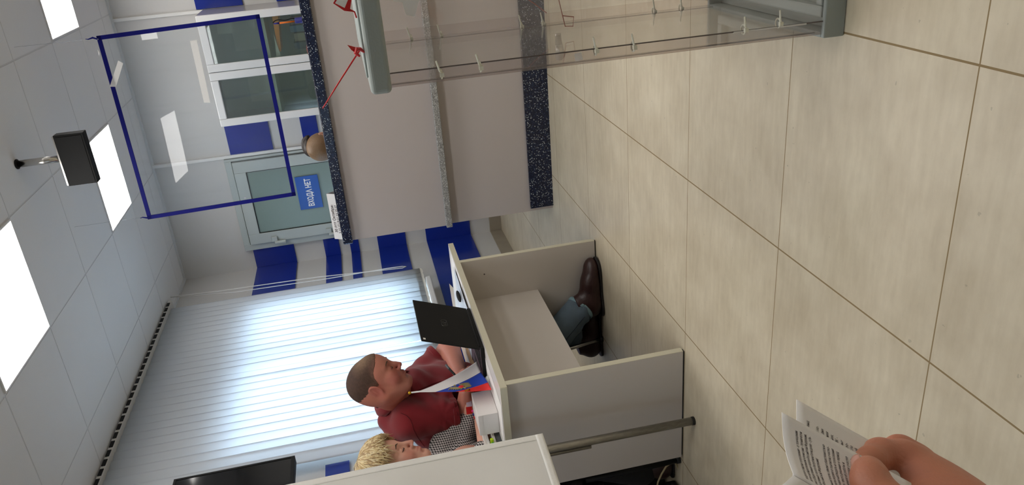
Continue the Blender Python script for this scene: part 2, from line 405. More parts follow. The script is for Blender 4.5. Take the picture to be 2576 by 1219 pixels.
# ------------------------------------------------------------------ soft modelling: distance fields and surface nets
def surfnets(v, lo, h):
    s = v < 0
    c = [s[dx:s.shape[0] - 1 + dx, dy:s.shape[1] - 1 + dy, dz:s.shape[2] - 1 + dz] for dx in (0, 1) for dy in (0, 1) for dz in (0, 1)]
    cnt = sum(q.astype(np.int8) for q in c); act = (cnt > 0) & (cnt < 8)
    I = np.argwhere(act); idx = -np.ones(act.shape, np.int64); idx[act] = np.arange(len(I))
    off = np.array([(dx, dy, dz) for dx in (0, 1) for dy in (0, 1) for dz in (0, 1)])
    vals = np.stack([v[I[:, 0] + o[0], I[:, 1] + o[1], I[:, 2] + o[2]] for o in off], 1).astype(np.float64)
    acc = np.zeros((len(I), 3)); n = np.zeros(len(I))
    for a in range(8):
        for b in range(a + 1, 8):
            if np.abs(off[a] - off[b]).sum() != 1: continue
            m = (vals[:, a] < 0) != (vals[:, b] < 0)
            t = vals[m, a] / (vals[m, a] - vals[m, b]); acc[m] += off[a] + t[:, None] * (off[b] - off[a]); n[m] += 1
    pos = lo + h * (I + acc / n[:, None])
    F_ = []
    for ax in range(3):
        a1, a2 = [(1, 2), (2, 0), (0, 1)][ax]
        sl0 = [slice(1, -1)] * 3; sl1 = [slice(1, -1)] * 3; sl0[ax] = slice(0, -1); sl1[ax] = slice(1, None)
        s0 = s[tuple(sl0)]; s1 = s[tuple(sl1)]; E = np.argwhere(s0 != s1)
        flip = s0[tuple(E.T)]; base = E.copy(); base[:, a1] += 1; base[:, a2] += 1
        def cell(d1, d2):
            q = base.copy(); q[:, a1] -= d1; q[:, a2] -= d2; return idx[tuple(q.T)]
        q = np.stack([cell(1, 1), cell(0, 1), cell(0, 0), cell(1, 0)], 1)
        q[~flip] = q[~flip][:, ::-1]; F_.append(q)
    return pos, np.concatenate(F_)
def rot_to(fwd, up):
    """columns = local x (forward), y (left), z (up) in world"""
    x = V(fwd) / np.linalg.norm(fwd); z = V(up) - x * np.dot(up, x); z /= np.linalg.norm(z); y = np.cross(z, x)
    return np.stack([x, y, z], 1)
class Field:
    def __init__(s, lo, hi, h):
        s.lo = V(lo); s.h = h; s.n = np.ceil((V(hi) - s.lo) / h).astype(int) + 1
        s.v = np.full(s.n, 1.0, np.float32); s.ax = [s.lo[i] + h * np.arange(s.n[i]) for i in range(3)]
    def sub(s, lo, hi):
        a = np.clip(np.floor((V(lo) - s.lo) / s.h).astype(int), 0, s.n); b = np.clip(np.ceil((V(hi) - s.lo) / s.h).astype(int) + 1, 0, s.n)
        sl = tuple(slice(a[i], b[i]) for i in range(3))
        g = np.meshgrid(s.ax[0][sl[0]], s.ax[1][sl[1]], s.ax[2][sl[2]], indexing='ij'); return sl, [q.astype(np.float32) for q in g]
    def comb(s, sl, d, k, op):
        a = s.v[sl]
        if a.size == 0: return
        if op == '+':
            if k: h = np.clip(0.5 + 0.5 * (a - d) / k, 0, 1); r = a * (1 - h) + d * h - k * h * (1 - h)
            else: r = np.minimum(a, d)
        else:
            if k: h = np.clip(0.5 - 0.5 * (a + d) / k, 0, 1); r = a * (1 - h) - d * h + k * h * (1 - h)
            else: r = np.maximum(a, -d)
        s.v[sl] = r
    def cone(s, a, b, ra, rb, k=0.0, op='+'):
        a, b = V(a), V(b); pad = max(ra, rb) + k + 3 * s.h + 0.01
        sl, (x, y, z) = s.sub(np.minimum(a, b) - pad, np.maximum(a, b) + pad)
        ab = b - a; L = np.dot(ab, ab) + 1e-12; px, py, pz = x - a[0], y - a[1], z - a[2]
        t = np.clip((px * ab[0] + py * ab[1] + pz * ab[2]) / L, 0, 1)
        d = np.sqrt((px - t * ab[0]) ** 2 + (py - t * ab[1]) ** 2 + (pz - t * ab[2]) ** 2) - (ra + t * (rb - ra)); s.comb(sl, d, k, op); return s
    def ell(s, c, r, k=0.0, op='+', Rm=None):
        c, r = V(c), V(r); pad = max(r) + k + 3 * s.h + 0.01; sl, (x, y, z) = s.sub(c - pad, c + pad)
        p = [x - c[0], y - c[1], z - c[2]]
        if Rm is not None: p = [sum(p[i] * Rm[i][j] for i in range(3)) for j in range(3)]
        k0 = np.sqrt(sum((p[i] / r[i]) ** 2 for i in range(3))); k1 = np.sqrt(sum((p[i] / r[i] ** 2) ** 2 for i in range(3))) + 1e-9
        s.comb(sl, k0 * (k0 - 1) / k1, k, op); return s
    def cut(s, p, n):             # remove the side n points to
        n = V(n) / np.linalg.norm(n); X_, Y_, Z_ = np.meshgrid(*s.ax, indexing='ij')
        s.v = np.maximum(s.v, ((X_ - p[0]) * n[0] + (Y_ - p[1]) * n[1] + (Z_ - p[2]) * n[2]).astype(np.float32)); return s
    def warp(s, fn):
        X_, Y_, Z_ = np.meshgrid(*s.ax, indexing='ij'); s.v = s.v + fn(X_, Y_, Z_).astype(np.float32); return s
    def mesh(s, name, smooth=1):
        s.v[0] = s.v[-1] = 1; s.v[:, 0] = s.v[:, -1] = 1; s.v[:, :, 0] = s.v[:, :, -1] = 1
        pos, F_ = surfnets(s.v, s.lo, s.h)
        for _ in range(smooth):
            acc = np.zeros_like(pos); n = np.zeros(len(pos))
            for i in range(4):
                a = F_[:, i]; b = F_[:, (i + 1) % 4]
                np.add.at(acc, a, pos[b]); np.add.at(n, a, 1); np.add.at(acc, b, pos[a]); np.add.at(n, b, 1)
            pos = pos * 0.4 + 0.6 * acc / n[:, None]
        me = bpy.data.meshes.new(name); me.vertices.add(len(pos)); me.vertices.foreach_set('co', pos.ravel())
        me.loops.add(len(F_) * 4); me.loops.foreach_set('vertex_index', F_.ravel().astype(np.int32))
        me.polygons.add(len(F_)); me.polygons.foreach_set('loop_start', np.arange(0, len(F_) * 4, 4, dtype=np.int32))
        me.update(calc_edges=True); me.validate(); return me, pos
def paint(me, col):
    a = me.color_attributes.new('Col', 'FLOAT_COLOR', 'POINT'); a.data.foreach_set('color', np.concatenate([col, np.ones((len(col), 1))], 1).ravel().astype(np.float32))
# ================================================================== the room
XL, XR, YB, YF, H = -2.72, 3.0, 6.26, -2.0, 2.707
struct(MB().box(XL - .1, XR, YF, YB, -0.05, 0).build('floor', M['floor']))
WY0, WY1, WZ0, WZ1 = 3.60, 5.42, 0.80, 2.10         # window opening
m = MB()
VY0, VY1 = -.75, .35                                # second window, beside the photographer
m.box(XL - .25, XL, YF, VY0, 0, H + .05); m.box(XL - .25, XL, VY1, WY0, 0, H + .05); m.box(XL - .25, XL, WY1, YB, 0, H + .05)
m.box(XL - .25, XL, VY0, VY1, 0, WZ0); m.box(XL - .25, XL, VY0, VY1, WZ1, H + .05)
m.box(XL - .25, XL, WY0, WY1, 0, WZ0); m.box(XL - .25, XL, WY0, WY1, WZ1, H + .05)
struct(m.build('wall_left', M['wall']))
struct(MB().box(XL - .25, XR + .1, YB, YB + .1, 0, H + .05).build('wall_back', M['wall']))
struct(MB().box(XR, XR + .1, YF, YB, 0, H + .05).build('wall_right', M['wall']))
struct(MB().box(XL - .25, XR + .1, YF - .1, YF, 0, H + .05).build('wall_front', M['wall']))
# suspended ceiling: backing, T bars and lay-in tiles
gx = [-2.72, -2.372, -1.762, -1.176]
while gx[-1] < XR - .3: gx.append(gx[-1] + .606)
gx.append(XR)
gy = [6.26, 6.04, 5.50, 4.955, 4.355, 3.735, 3.14]
while gy[-1] > YF + .3: gy.append(gy[-1] - .6)
gy.append(YF); gy = gy[::-1]
LIGHTS = []
for cx_ in (-1.47, -.27, .94, 2.15):
    for cy_ in (5.23, 3.44, 1.64): LIGHTS.append((cx_, cy_))
LIGHTS = [(x, y) for (x, y) in LIGHTS if not (x > -.5 and x < 0 and y == 3.44)]
def cell_of(c):
    i = max(k for k in range(len(gx)) if gx[k] < c[0]); j = max(k for k in range(len(gy)) if gy[k] < c[1]); return i, j
LC = {cell_of(c) for c in LIGHTS}
m = MB(); m.box(XL, XR, YF, YB, H + .012, H + .03)
for i in range(len(gx) - 1):
    for j in range(len(gy) - 1):
        if (i, j) in LC: continue
        g = 0.0045
        m.box(gx[i] + g, gx[i + 1] - g, gy[j] + g, gy[j + 1] - g, H + .002, H + .0125)
struct(m.build('ceiling', M['ceil']))
m = MB()
for x in gx[1:-1]: m.box(x - .011, x + .011, YF, YB, H + .004, H + .0121)
for y in gy[1:-1]: m.box(XL, XR, y - .011, y + .011, H + .0035, H + .0120)
struct(m.build('trim_1', M['tbar']))
m = MB(); m.box(XL, XL + .022, YF, YB, H - .014, H + .002); m.box(XL + .022, XR, YB - .022, YB, H - .014, H + .002)
struct(m.build('trim_2', M['tbar']))
n_l = 0
for (i, j) in sorted(LC):
    x0, x1, y0, y1 = gx[i] + .006, gx[i + 1] - .006, gy[j] + .006, gy[j + 1] - .006
    cxm, cym = (x0 + x1) / 2, (y0 + y1) / 2
    where = {True: 'over the work area behind the counter'}.get(cym > 5, None)
    if cym > 5 and cxm < -1: lab = 'square lit ceiling panel beyond the hanging black display box'
    elif cym > 5 and cxm < 0: lab = 'square lit ceiling panel above the grey cabinet with glass doors'
    elif cym > 3 and cxm < -1: lab = 'large square lit ceiling panel nearest the window blinds and the camera'
    else: lab = 'lit ceiling panel, %s row from the counter wall, %s column from the blinds' % ({5: 'first', 3: 'second', 1: 'third'}[int(cym)], {-2: 'first', -1: 'second', 0: 'third', 1: 'third', 2: 'fourth'}[int(round(cxm - .1))])
    t = thing('ceiling_light', (cxm, cym, H - .004), lab, 'ceiling light', 'square ceiling light panels')
    f = MB(); w = .008
    f.box(x0, x1, y0, y0 + w, H - .004, H + .010); f.box(x0, x1, y1 - w, y1, H - .004, H + .010)
    f.box(x0, x0 + w, y0 + w, y1 - w, H - .004, H + .010); f.box(x1 - w, x1, y0 + w, y1 - w, H - .004, H + .010)
    f.build('frame', M['ledframe'], t)
    MB().box(x0 + w, x1 - w, y0 + w, y1 - w, H - .001, H + .008).build('diffuser', M['led'], t)

# blue raised stripes that run round the corner
ZS = [(1.783, 2.115), (1.412, 1.540), (1.250, 1.325), (.848, 1.090), (.280, .672)]
for k, (z0, z1) in enumerate(ZS):
    m = MB(); d = .014
    if z1 < .7: m.box(XL, XL + d, .3, YB, z0, z1)
    else: m.box(XL, XL + d, 2.3, WY0 - .12, z0, z1); m.box(XL, XL + d, WY1 + .08, YB, z0, z1)
    m.box(XL + d, -2.535, YB - d, YB, z0, z1)
    m.box(-1.715, -1.40, YB - d, YB, z0, z1)
    m.box(-.600, 2.9, YB - d, YB, z0, z1)
    struct(m.build('trim_%d' % (k + 3), M['blue'], bevel=.002))
struct(MB().box(XL, XL + .012, YF, YB, 0, .105).build('baseboard_left', M['base'], bevel=.002))
struct(MB().box(XL + .012, -2.54, YB - .012, YB, 0, .105).box(-1.73, -1.40, YB - .012, YB, 0, .105).build('baseboard_back', M['base'], bevel=.002))
struct(MB().box(-.628, -.604, YB - .016, YB, 2.07, H).build('trim_8', M['duct'], bevel=.003))
struct(MB().box(-1.737, -1.712, YB - .03, YB, 0, H).build('trim_9', M['duct'], bevel=.003))

# window
w = bpy.data.objects.new('window_1', None); COL.objects.link(w); w.location = (XL - .1, 4.5, WZ0); struct(w)
m = MB(); xa, xb = XL - .12, XL - .06
for (a, b, c, d) in ((WY0, WY1, WZ0, WZ0 + .06), (WY0, WY1, WZ1 - .06, WZ1)): m.box(xa, xb, a, b, c, d)
for y in (WY0, WY1 - .06): m.box(xa, xb, y, y + .06, WZ0 + .06, WZ1 - .06)
for y in (4.62,): m.box(xa, xb, y, y + .09, WZ0 + .06, WZ1 - .06)
m.build('window_frame', M['winfr'], w, bevel=.004)
MB().box(XL - .095, XL - .089, WY0 + .06, WY1 - .06, WZ0 + .06, WZ1 - .06).build('glass_pane', M['winglass'], w)
MB().box(XL - .05, XL + .11, WY0 - .06, 5.36, .735, .775).build('window_sill', M['winfr'], w, bevel=.008)

w = bpy.data.objects.new('window_2', None); COL.objects.link(w); w.location = (XL - .1, -.2, WZ0); struct(w)
m = MB()
for (a, b, c, d) in ((VY0, VY1, WZ0, WZ0 + .06), (VY0, VY1, WZ1 - .06, WZ1)): m.box(xa, xb, a, b, c, d)
for y in (VY0, VY1 - .06, -.22): m.box(xa, xb, y, y + .06, WZ0 + .06, WZ1 - .06)
m.build('window_frame', M['winfr'], w, bevel=.004)
MB().box(XL - .095, XL - .089, VY0 + .06, VY1 - .06, WZ0 + .06, WZ1 - .06).build('glass_pane', M['winglass'], w)
b2 = thing('vertical_blind', (XL + .08, -.2, .78), 'white vertical blind on the window beside the photographer, out of the picture', 'blind')
m = MB()
for k in range(16):
    yc = VY0 - .1 + .0815 * (k + .5); tx, ty = math.sin(math.radians(-9)), math.cos(math.radians(-9))
    m.box(0, 0, 0, 0, 0, 0) if False else m.slab([(XL + .08 + .045 * tx, yc - .045 * ty, .78), (XL + .08 - .045 * tx, yc + .045 * ty, .78), (XL + .08 - .045 * tx, yc + .045 * ty, 2.67), (XL + .08 + .045 * tx, yc - .045 * ty, 2.67)], (1, 0, 0), .0007)
m.build('vanes', M['slat'], b2); MB().box(XL + .03, XL + .12, VY0 - .12, VY1 + .12, 2.672, 2.70).build('head_rail', M['rail'], b2)

# vertical blinds
bl = thing('vertical_blind', (XL + .08, 4.5, .76), 'long white vertical blind covering the whole window wall', 'blind')
m = MB(); m.box(XL + .03, XL + .12, 3.36, 5.64, 2.672, 2.700)
m.build('head_rail', M['rail'], bl, bevel=.002)
m = MB()
y = 3.38
while y < 5.60: m.box(XL + .121, XL + .124, y, y + .055, 2.676, 2.696); y += .08
m.build('rail_slots', M['blackpl'], bl)
m = MB()
N = 27; y0b, y1b = 3.46, 5.56
for k in range(N):
    yc = y0b + (y1b - y0b) * (k + .5) / N; ww = .0445
    jit = rng.uniform(-1, 1)
    ang = -math.radians(9 + 3 * jit); z0, z1 = .80, 2.672
    tx, ty = math.sin(ang), math.cos(ang); sw = .003 * jit + (.014 if k == 13 else 0) - (.014 if k == 12 else 0)
    s = MB(); pts = []
    for q in range(7):
        u = -1 + 2 * q / 6; bow = .005 * (1 - u * u)
        row = []
        for zz in (z1, 2.3, 1.6, 1.1, z0):
            lean = sw * (z1 - zz)
            row.append((XL + .080 - u * ww * tx + bow, yc + u * ww * ty + lean, zz))
        pts.append(row)
    s.grid(pts, .0007).build('vane', M['slat'], bl, smooth=True)
    lean = sw * (z1 - z0)
    a = V((XL + .080 + ww * tx, yc - ww * ty + lean, 0)); b = V((XL + .080 - ww * tx, yc + ww * ty + lean, 0))
    wt = MB(); cpts = []
    for q in range(9):
        an = math.pi * q / 8; cpts.append(a + (b - a) * (0.5 - 0.5 * math.cos(an)) + V((0, 0, z0 - .004 - .018 * math.sin(an))))
    up = [V((p[0], p[1], z0 + .040)) for p in cpts]
    wt.grid([cpts, up], .003).build('bottom_weight', M['weight'], bl)
m = MB(); m.tube([(XL + .135, 5.66, 2.68), (XL + .10, 5.645, 2.2), (XL + .09, 5.64, 1.5), (XL + .10, 5.63, 1.05), (XL + .11, 5.60, .93), (XL + .11, 5.585, .90), (XL + .11, 5.57, .93), (XL + .11, 5.59, 1.1), (XL + .125, 5.625, 1.6), (XL + .13, 5.645, 2.3), (XL + .14, 5.66, 2.68)], .0035, 6)
m.build('control_cord', M['duct'], bl, smooth=True)

# door in the back wall
d = bpy.data.objects.new('door_1', None); COL.objects.link(d); d.location = (-2.12, 6.24, 0); struct(d)
def frame_box(m, x0, x1, y0, y1, z0, z1, w, wb=None):
    wb = w if wb is None else wb
    m.box(x0, x0 + w, y0, y1, z0, z1); m.box(x1 - w, x1, y0, y1, z0, z1); m.box(x0 + w, x1 - w, y0, y1, z1 - w, z1); m.box(x0 + w, x1 - w, y0, y1, z0, z0 + wb); return m
m = MB(); x0, x1 = -2.535, -1.742
m.box(x0, -2.486, 6.222, 6.258, 0, 2.172); m.box(-1.762, x1, 6.222, 6.258, 0, 2.172); m.box(-2.486, -1.762, 6.222, 6.258, 2.122, 2.172)
m.build('door_frame', M['doorfr'], d, bevel=.002)
frame_box(MB(), -2.479, -1.769, 6.200, 6.245, .01, 2.115, .089, .2).build('door_leaf', M['doorfr'], d, bevel=.003)
MB().box(-2.486, -1.762, 6.246, 6.257, 0, 2.122).build('door_gap_shade', M['seal_black'], d)  # black sheet standing in for the shade in the gap round the leaf
frame_box(MB(), -2.393, -1.855, 6.206, 6.214, .2, 2.029, .008).build('rubber_seal', M['seal_black'], d)
MB().box(-2.388, -1.860, 6.214, 6.226, .205, 2.024).build('glass_pane', M['frost'], d)
for z in (1.905, 1.462, .6):
    h_ = MB().box(-2.472, -2.430, 6.178, 6.2, z - .012, z + .035).build('hinge', M['doorfr'], d, bevel=.004)
    m = MB().cyl((-2.481, 6.18, z + .012), (-2.481, 6.18, z - .075), .015, 16); m.box(-2.51, -2.482, 6.185, 6.222, z - .07, z - .01)
    m.build('hinge_pin', M['doorfr'], h_, bevel=.002)
MB().cyl((-2.065, 6.200, 2.073), (-2.065, 6.196, 2.073), .008, 16).build('screw_cap', M['pvc'], d)

# sign on the door glass
t = thing('door_sign', (-2.1, 6.205, 1.575), 'blue no entry sign with white letters on the glazed door', 'sign')
MB().box(-2.238, -1.955, 6.199, 6.2058, 1.482, 1.664).build('board', M['signblue'], t, bevel=.001)
me = text_mesh('ВХОДА НЕТ', .050, (-2.215, 6.1985, 1.548), (1, 0, 0), (0, 0, 1), bold=.0015, sx=.86)
xs = [v.co.x for v in me.vertices]; k = .238 / (max(xs) - min(xs)); x0 = min(xs)
for v in me.vertices: v.co.x = -2.215 + (v.co.x - x0) * k; v.co.z = 1.548 + (v.co.z - 1.548) * 1.25
link_mesh('lettering', me, M['white'], t)

# glazed cabinet on the back wall
t = thing('glazed_cabinet', (-1.0, 6.05, 0), 'tall grey cabinet with two white framed glass doors behind the counter', 'cabinet')
cy0, cx0, cx1, ct = 5.87, -1.388, -.603, 2.068
MB().box(cx1 - .018, cx1, cy0, 6.243, 0, ct).build('side_panel', M['cabside'], t, bevel=.001)
MB().box(cx0, cx0 + .018, cy0, 6.243, 0, ct).build('side_panel', M['cabside'], t, bevel=.001)
MB().box(cx0 + .018, cx1 - .018, cy0, 6.243, ct - .018, ct).build('top_panel', M['cabside'], t)
MB().box(cx0 + .018, cx1 - .018, 6.225, 6.243, .05, ct - .018).build('back_panel', M['cabin'], t)
for z in (.05, .45, .85, 1.24, 1.625): MB().box(cx0 + .018, cx1 - .018, cy0 + .02, 6.225, z, z + .018).build('shelf', M['cabin'], t)
for (a, b) in ((-1.388, -.998), (-.994, -.603)):
    dr = frame_box(MB(), a, b, 5.842, 5.866, .06, ct - .002, .055).build('door', M['pvc'], t, bevel=.006, seg=2)
    MB().box(a + .055, b - .055, 5.852, 5.856, .115, ct - .057).build('glass_pane', M['glass'], dr)
# things in the cabinet
q_ = [P(683, 36, Y=5.885), P(699, 36, Y=5.885), P(707, 130, Y=5.885), P(700, 128, Y=5.885)]
o = MB().hexa([q_[1], q_[2], q_[2] + V((0, .22, 0)), q_[1] + V((0, .22, 0))], [q_[0], q_[3], q_[3] + V((0, .22, 0)), q_[0] + V((0, .22, 0))]).build('document_folder', M['folderor'])
tag(o, 'orange folder lying on the cabinet shelf behind the right glass door', 'folder')
o = MB().slab([P(688, 84, Y=5.878), P(708, 146, Y=5.878), P(696, 148, Y=5.878)] + [P(692, 110, Y=5.878)], (0, 1, 0), .004).build('paper_file', M['paper2'])
tag(o, 'white paper file leaning on the left side of the right cabinet section', 'file')
for k, (x, w_, hh, c, nm) in enumerate(((-.91, .05, .27, (86, 104, 120), 'slate blue'), (-.855, .06, .25, (150, 140, 120), 'tan'), (-.79, .05, .28, (70, 110, 140), 'steel blue'), (-.735, .055, .26, (108, 78, 60), 'brown'), (-.675, .04, .27, (140, 150, 150), 'pale grey'))):
    mm = mat('%s binder' % nm, c, .6)
    o = MB().box(x, x + w_ - .004, 5.92, 6.18, 1.259, 1.259 + hh * .72).build('ring_binder', mm, bevel=.002)
    tag(o, '%s binder standing on the shelf behind the right glass door' % nm, 'binder', 'binders in the glazed cabinet')
for k, (x0, x1, z0, z1, yy, nm) in enumerate(((-.92, -.68, 1.66, 1.90, 6.20, 'large sheet of paper standing at the back of the right cabinet section'), (-.76, -.66, 1.86, 1.97, 6.0, 'small white note standing high behind the right cabinet door'), (-1.30, -1.10, 1.66, 1.86, 6.15, 'grey sheet of paper standing in the left cabinet section'))):
    o = MB().hexa([(x0, yy, z0), (x1, yy - .02, z0), (x1, yy - .017, z0), (x0, yy + .003, z0)], [(x0, yy + .02, z1), (x1, yy, z1 - .01), (x1, yy + .003, z1 - .01), (x0, yy + .023, z1)]).build('paper_sheet', M['paper2'])
    tag(o, nm, 'paper')
# white socket box on the wall, right of the cabinet
t = thing('wall_control_box', (-.44, 6.24, 1.78), 'small white control box on the blue stripe right of the cabinet', 'wall box')
MB().box(-.485, -.40, 6.205, 6.2458, 1.735, 1.800).build('housing', M['pvc'], t, bevel=.006)
MB().box(-.47, -.415, 6.202, 6.206, 1.745, 1.77).build('cover', M['duct'], t, bevel=.002)

# ================================================================== counter
t = thing('reception_counter', (-.8, 4.5, 0), 'grey reception counter with a dark blue speckled granite top', 'counter')
ca = math.radians(2.6); U = V((math.cos(ca), -math.sin(ca), 0)); W_ = V((math.sin(ca), math.cos(ca), 0)); C0 = V((-1.778, 4.285, 0))
def cbox(a0, a1, b0, b1, z0, z1, m=None):
    m = m or MB(); return m.obox(C0 + U * a0 + W_ * b0 + V((0, 0, z0)), U * (a1 - a0), W_ * (b1 - b0), V((0, 0, z1 - z0)))
L_ = 3.2
o = cbox(-.005, L_, -.035, .36, 1.222, 1.277).build('countertop', M['granite'], t, bevel=.006)
cbox(-.0075, -.005, -.030, .355, 1.226, 1.273).build('end_trim', mat('pale blue end trim', (120, 136, 176), .3), t)  # thin end face, paler blue than the countertop
cbox(0, L_, 0, .022, .668, 1.222).build('upper_panel', M['panel'], t)
cbox(.0, L_, -.036, .02, .632, .668).build('ledge', M['grey_granite'], t, bevel=.004)
cbox(.022, L_, .022, .044, .142, .632).build('lower_panel', M['panel'], t)
cbox(.022, L_, .006, .05, 0, .142).build('plinth', M['granite'], t)
cbox(0, .022, .022, .60, .0, 1.222).build('end_panel', M['panel'], t)
cbox(.022, L_, .05, .6, .668, .69).build('inner_desk', M['panel'], t)

# tent card with the street name
def tent(a0, a1, b, z, hh, base):
    A = C0 + U * a0 + W_ * b + V((0, 0, z)); ln = U * (a1 - a0); n1 = W_ * base
    return A, ln, n1
A, ln, n1 = tent(-.002, .288, .035, 1.2775, .05, .05)
t = thing('tent_card', A + ln / 2, 'folded white tent card with a printed street name on the counter end', 'sign')
top = V((0, 0, .048)) + n1 * .5
m = MB(); m.slab([A, A + ln, A + ln + top, A + top], (0, -1, .3), .0006); m.build('front_face', M['paper'], t)
m = MB(); m.slab([A + n1, A + n1 + ln, A + ln + top, A + top], (0, 1, .3), .0006); m.build('back_face', M['paper'], t)
nrm = np.cross(ln, top); nrm /= np.linalg.norm(nrm); nrm = -nrm if nrm[1] > 0 else nrm
for s_, f0, sz, off in (('30 лет Октября:', .46, .024, .045), ('2,15,17,19,21,23,25,27', .04, .020, .04)):
    link_mesh('printed_line', text_mesh(s_, sz, A + ln * off / .3 + top * f0 + nrm * .0012, ln, top, bold=.0004), M['ink'], t)

# pen in a cup on the counter
pc = P(742, 52, Y=4.45); pc[2] = 1.2775
t = thing('pen_stand', pc, 'small dark blue pen stand at the right end of the counter', 'pen stand')
MB().lathe(pc, [(.019, 0), (.019, .006), (.016, .02), (.0145, .05), (.012, .05), (.010, .03)], 20).build('cup', M['bluepl'], t, smooth=True, bevel=.001)
m = MB(); pts = [pc + V((.010 + .003 * math.sin(k * .9), .004, .045 + k * .0105)) for k in range(11)] + [pc + V((.002, 0, .165)), pc + V((-.004, 0, .160))]
m.tube(pts, .0028, 7).build('cord', M['blackpl'], t, smooth=True)
t = thing('ballpoint_pen', pc + V((-.002, 0, .03)), 'orange ballpoint pen with blue cap standing in the pen stand', 'pen')
MB().cyl(pc + V((-.003, 0, .052)), pc + V((-.004, 0, .132)), .0045, 12).build('barrel', M['orange'], t, smooth=True)
MB().cyl(pc + V((-.004, 0, .132)), pc + V((-.004, 0, .162)), .005, 12, r2=.004).build('cap', M['bluepl'], t, smooth=True)

# hanging acrylic screen with blue tape edges
t = thing('protective_screen', (-1.0, 4.4, 1.9), 'clear acrylic screen with blue tape edges hanging over the counter', 'screen')
c4 = [V((-1.501, 4.40, 2.311)), V((-.503, 4.40, 2.320)), V((-.480, 4.40, 1.501)), V((-1.486, 4.40, 1.497))]
def scr(u, v, off=0.0):      # u left to right, v top to bottom; the sheet is turned to shift a ceiling panel's reflection on it
    p = (c4[0] * (1 - u) + c4[1] * u) * (1 - v) + (c4[3] * (1 - u) + c4[2] * u) * v
    return p + V((0, -.030 + .060 * u + off, 0))
def scr_patch(u0, u1, v0, v1, off, th, nu=24, nv=2): return MB().grid([[scr(u0 + (u1 - u0) * i / nu, v0 + (v1 - v0) * j / nv, off) for j in range(nv + 1)] for i in range(nu + 1)], th)
scr_patch(0, 1, 0, 1, 0, .004, 48, 2).build('sheet', M['plexi'], t)
tw = .021
for (u0, u1, v0, v1, nu) in ((0, 1, 0, tw / .82, 48), (0, 1, 1 - tw / .82, 1, 48), (0, tw, 0, 1, 2), (1 - tw, 1, 0, 1, 2)):
    m = scr_patch(u0, u1, v0, v1, -.0012, .0007, nu, 4); g2 = scr_patch(u0, u1, v0, v1, .0050, .0006, nu, 4); m.add(g2.v, g2.f)
    m.build('tape_edge', M['tape'], t)
for q in ([(297, 152), (310, 159), (292, 218), (276, 218)], [(478, 103), (495, 100), (529, 258), (513, 258)], [(245, 125), (250, 131), (250, 142), (247, 130)]):
    MB().slab([P(a, b, Y=4.393 + .006 * (q[0][0] > 400)) for a, b in q], (0, -1, 0), .0005).build('paper_tape', M['tapew'], t)
for i, sx in ((0, -1), (1, 1)):
    cpt = c4[i] + V((-sx * .012, -.003, -.012))
    e = MB().cyl(cpt + V((0, -.0018, 0)), cpt + V((0, .0018, 0)), .004, 12).build('eyelet', M['chrome'], t)
    kn = cpt + V((sx * .004, 0, .045))
    MB().tube([cpt, cpt + V((sx * .01, -.004, .02)), kn, kn + V((sx * .003, 0, .012))], [.004, .005, .003, .0015], 7).build('tie_loop', M['tape'], t, smooth=True)
    MB().tube([kn, V((kn[0], 4.40, H - .005))], .0006, 5).build('hanging_line', M['line'], t)

# hanging display box
t = thing('queue_display', (-1.0, 3.98, 2.70), 'black queue display box hanging from the ceiling on a chrome tube', 'display')
MB().cyl((-1.0, 3.99, 2.705), (-1.0, 3.99, 2.500), .017, 24).build('hanging_tube', M['chrome'], t, smooth=True)
MB().cyl((-1.0, 3.99, 2.707), (-1.0, 3.99, 2.701), .024, 24).build('ceiling_flange', M['blackpl'], t, smooth=True)
q = [P(130, 342, Y=3.97), P(207, 329, Y=3.97), P(246, 458, Y=3.97), P(175, 469, Y=3.97)]
m = MB(); xa, xb = q[2][0], q[0][0]; za, zb = q[1][2], q[0][2]
m.box(xa, xb, 3.965, 4.02, za, zb - .004); m.build('case', M['blackpl'], t, bevel=.003)
MB().box(xa + .004, xb - .004, 3.969, 4.018, zb - .004, zb + .003).build('metal_cap', M['chrome'], t)
MB().box(xa + .01, xb - .01, 3.962, 3.9655, za + .01, zb - .014).build('dark_face', M['blackpl'], t)

# wall mounted monitor
t = thing('wall_monitor', (-2.5, 3.1, 1.95), 'black flat screen monitor on the window wall near the blinds', 'monitor')
y1 = 3.335; y0 = y1 - 1.0; z0, z1 = 1.655, 2.24
MB().box(-2.545, -2.502, y0, y1, z0, z1).build('case', M['blackpl'], t, bevel=.004)
frame_m = MB()
frame_m.box(-2.502, -2.498, y0, y1, z0, z0 + .018); frame_m.box(-2.502, -2.498, y0, y1, z1 - .012, z1); frame_m.box(-2.502, -2.498, y0, y0 + .012, z0 + .018, z1 - .012); frame_m.box(-2.502, -2.498, y1 - .012, y1, z0 + .018, z1 - .012)
frame_m.build('bezel', M['blackpl'], t, bevel=.001)
MB().box(-2.5025, -2.5005, y0 + .012, y1 - .012, z0 + .018, z1 - .012).build('screen', M['darkgloss'], t)
MB().box(XL + .005, -2.545, y0 + .4, y0 + .6, 1.8, 2.05).build('wall_bracket', M['blackpl'], t)

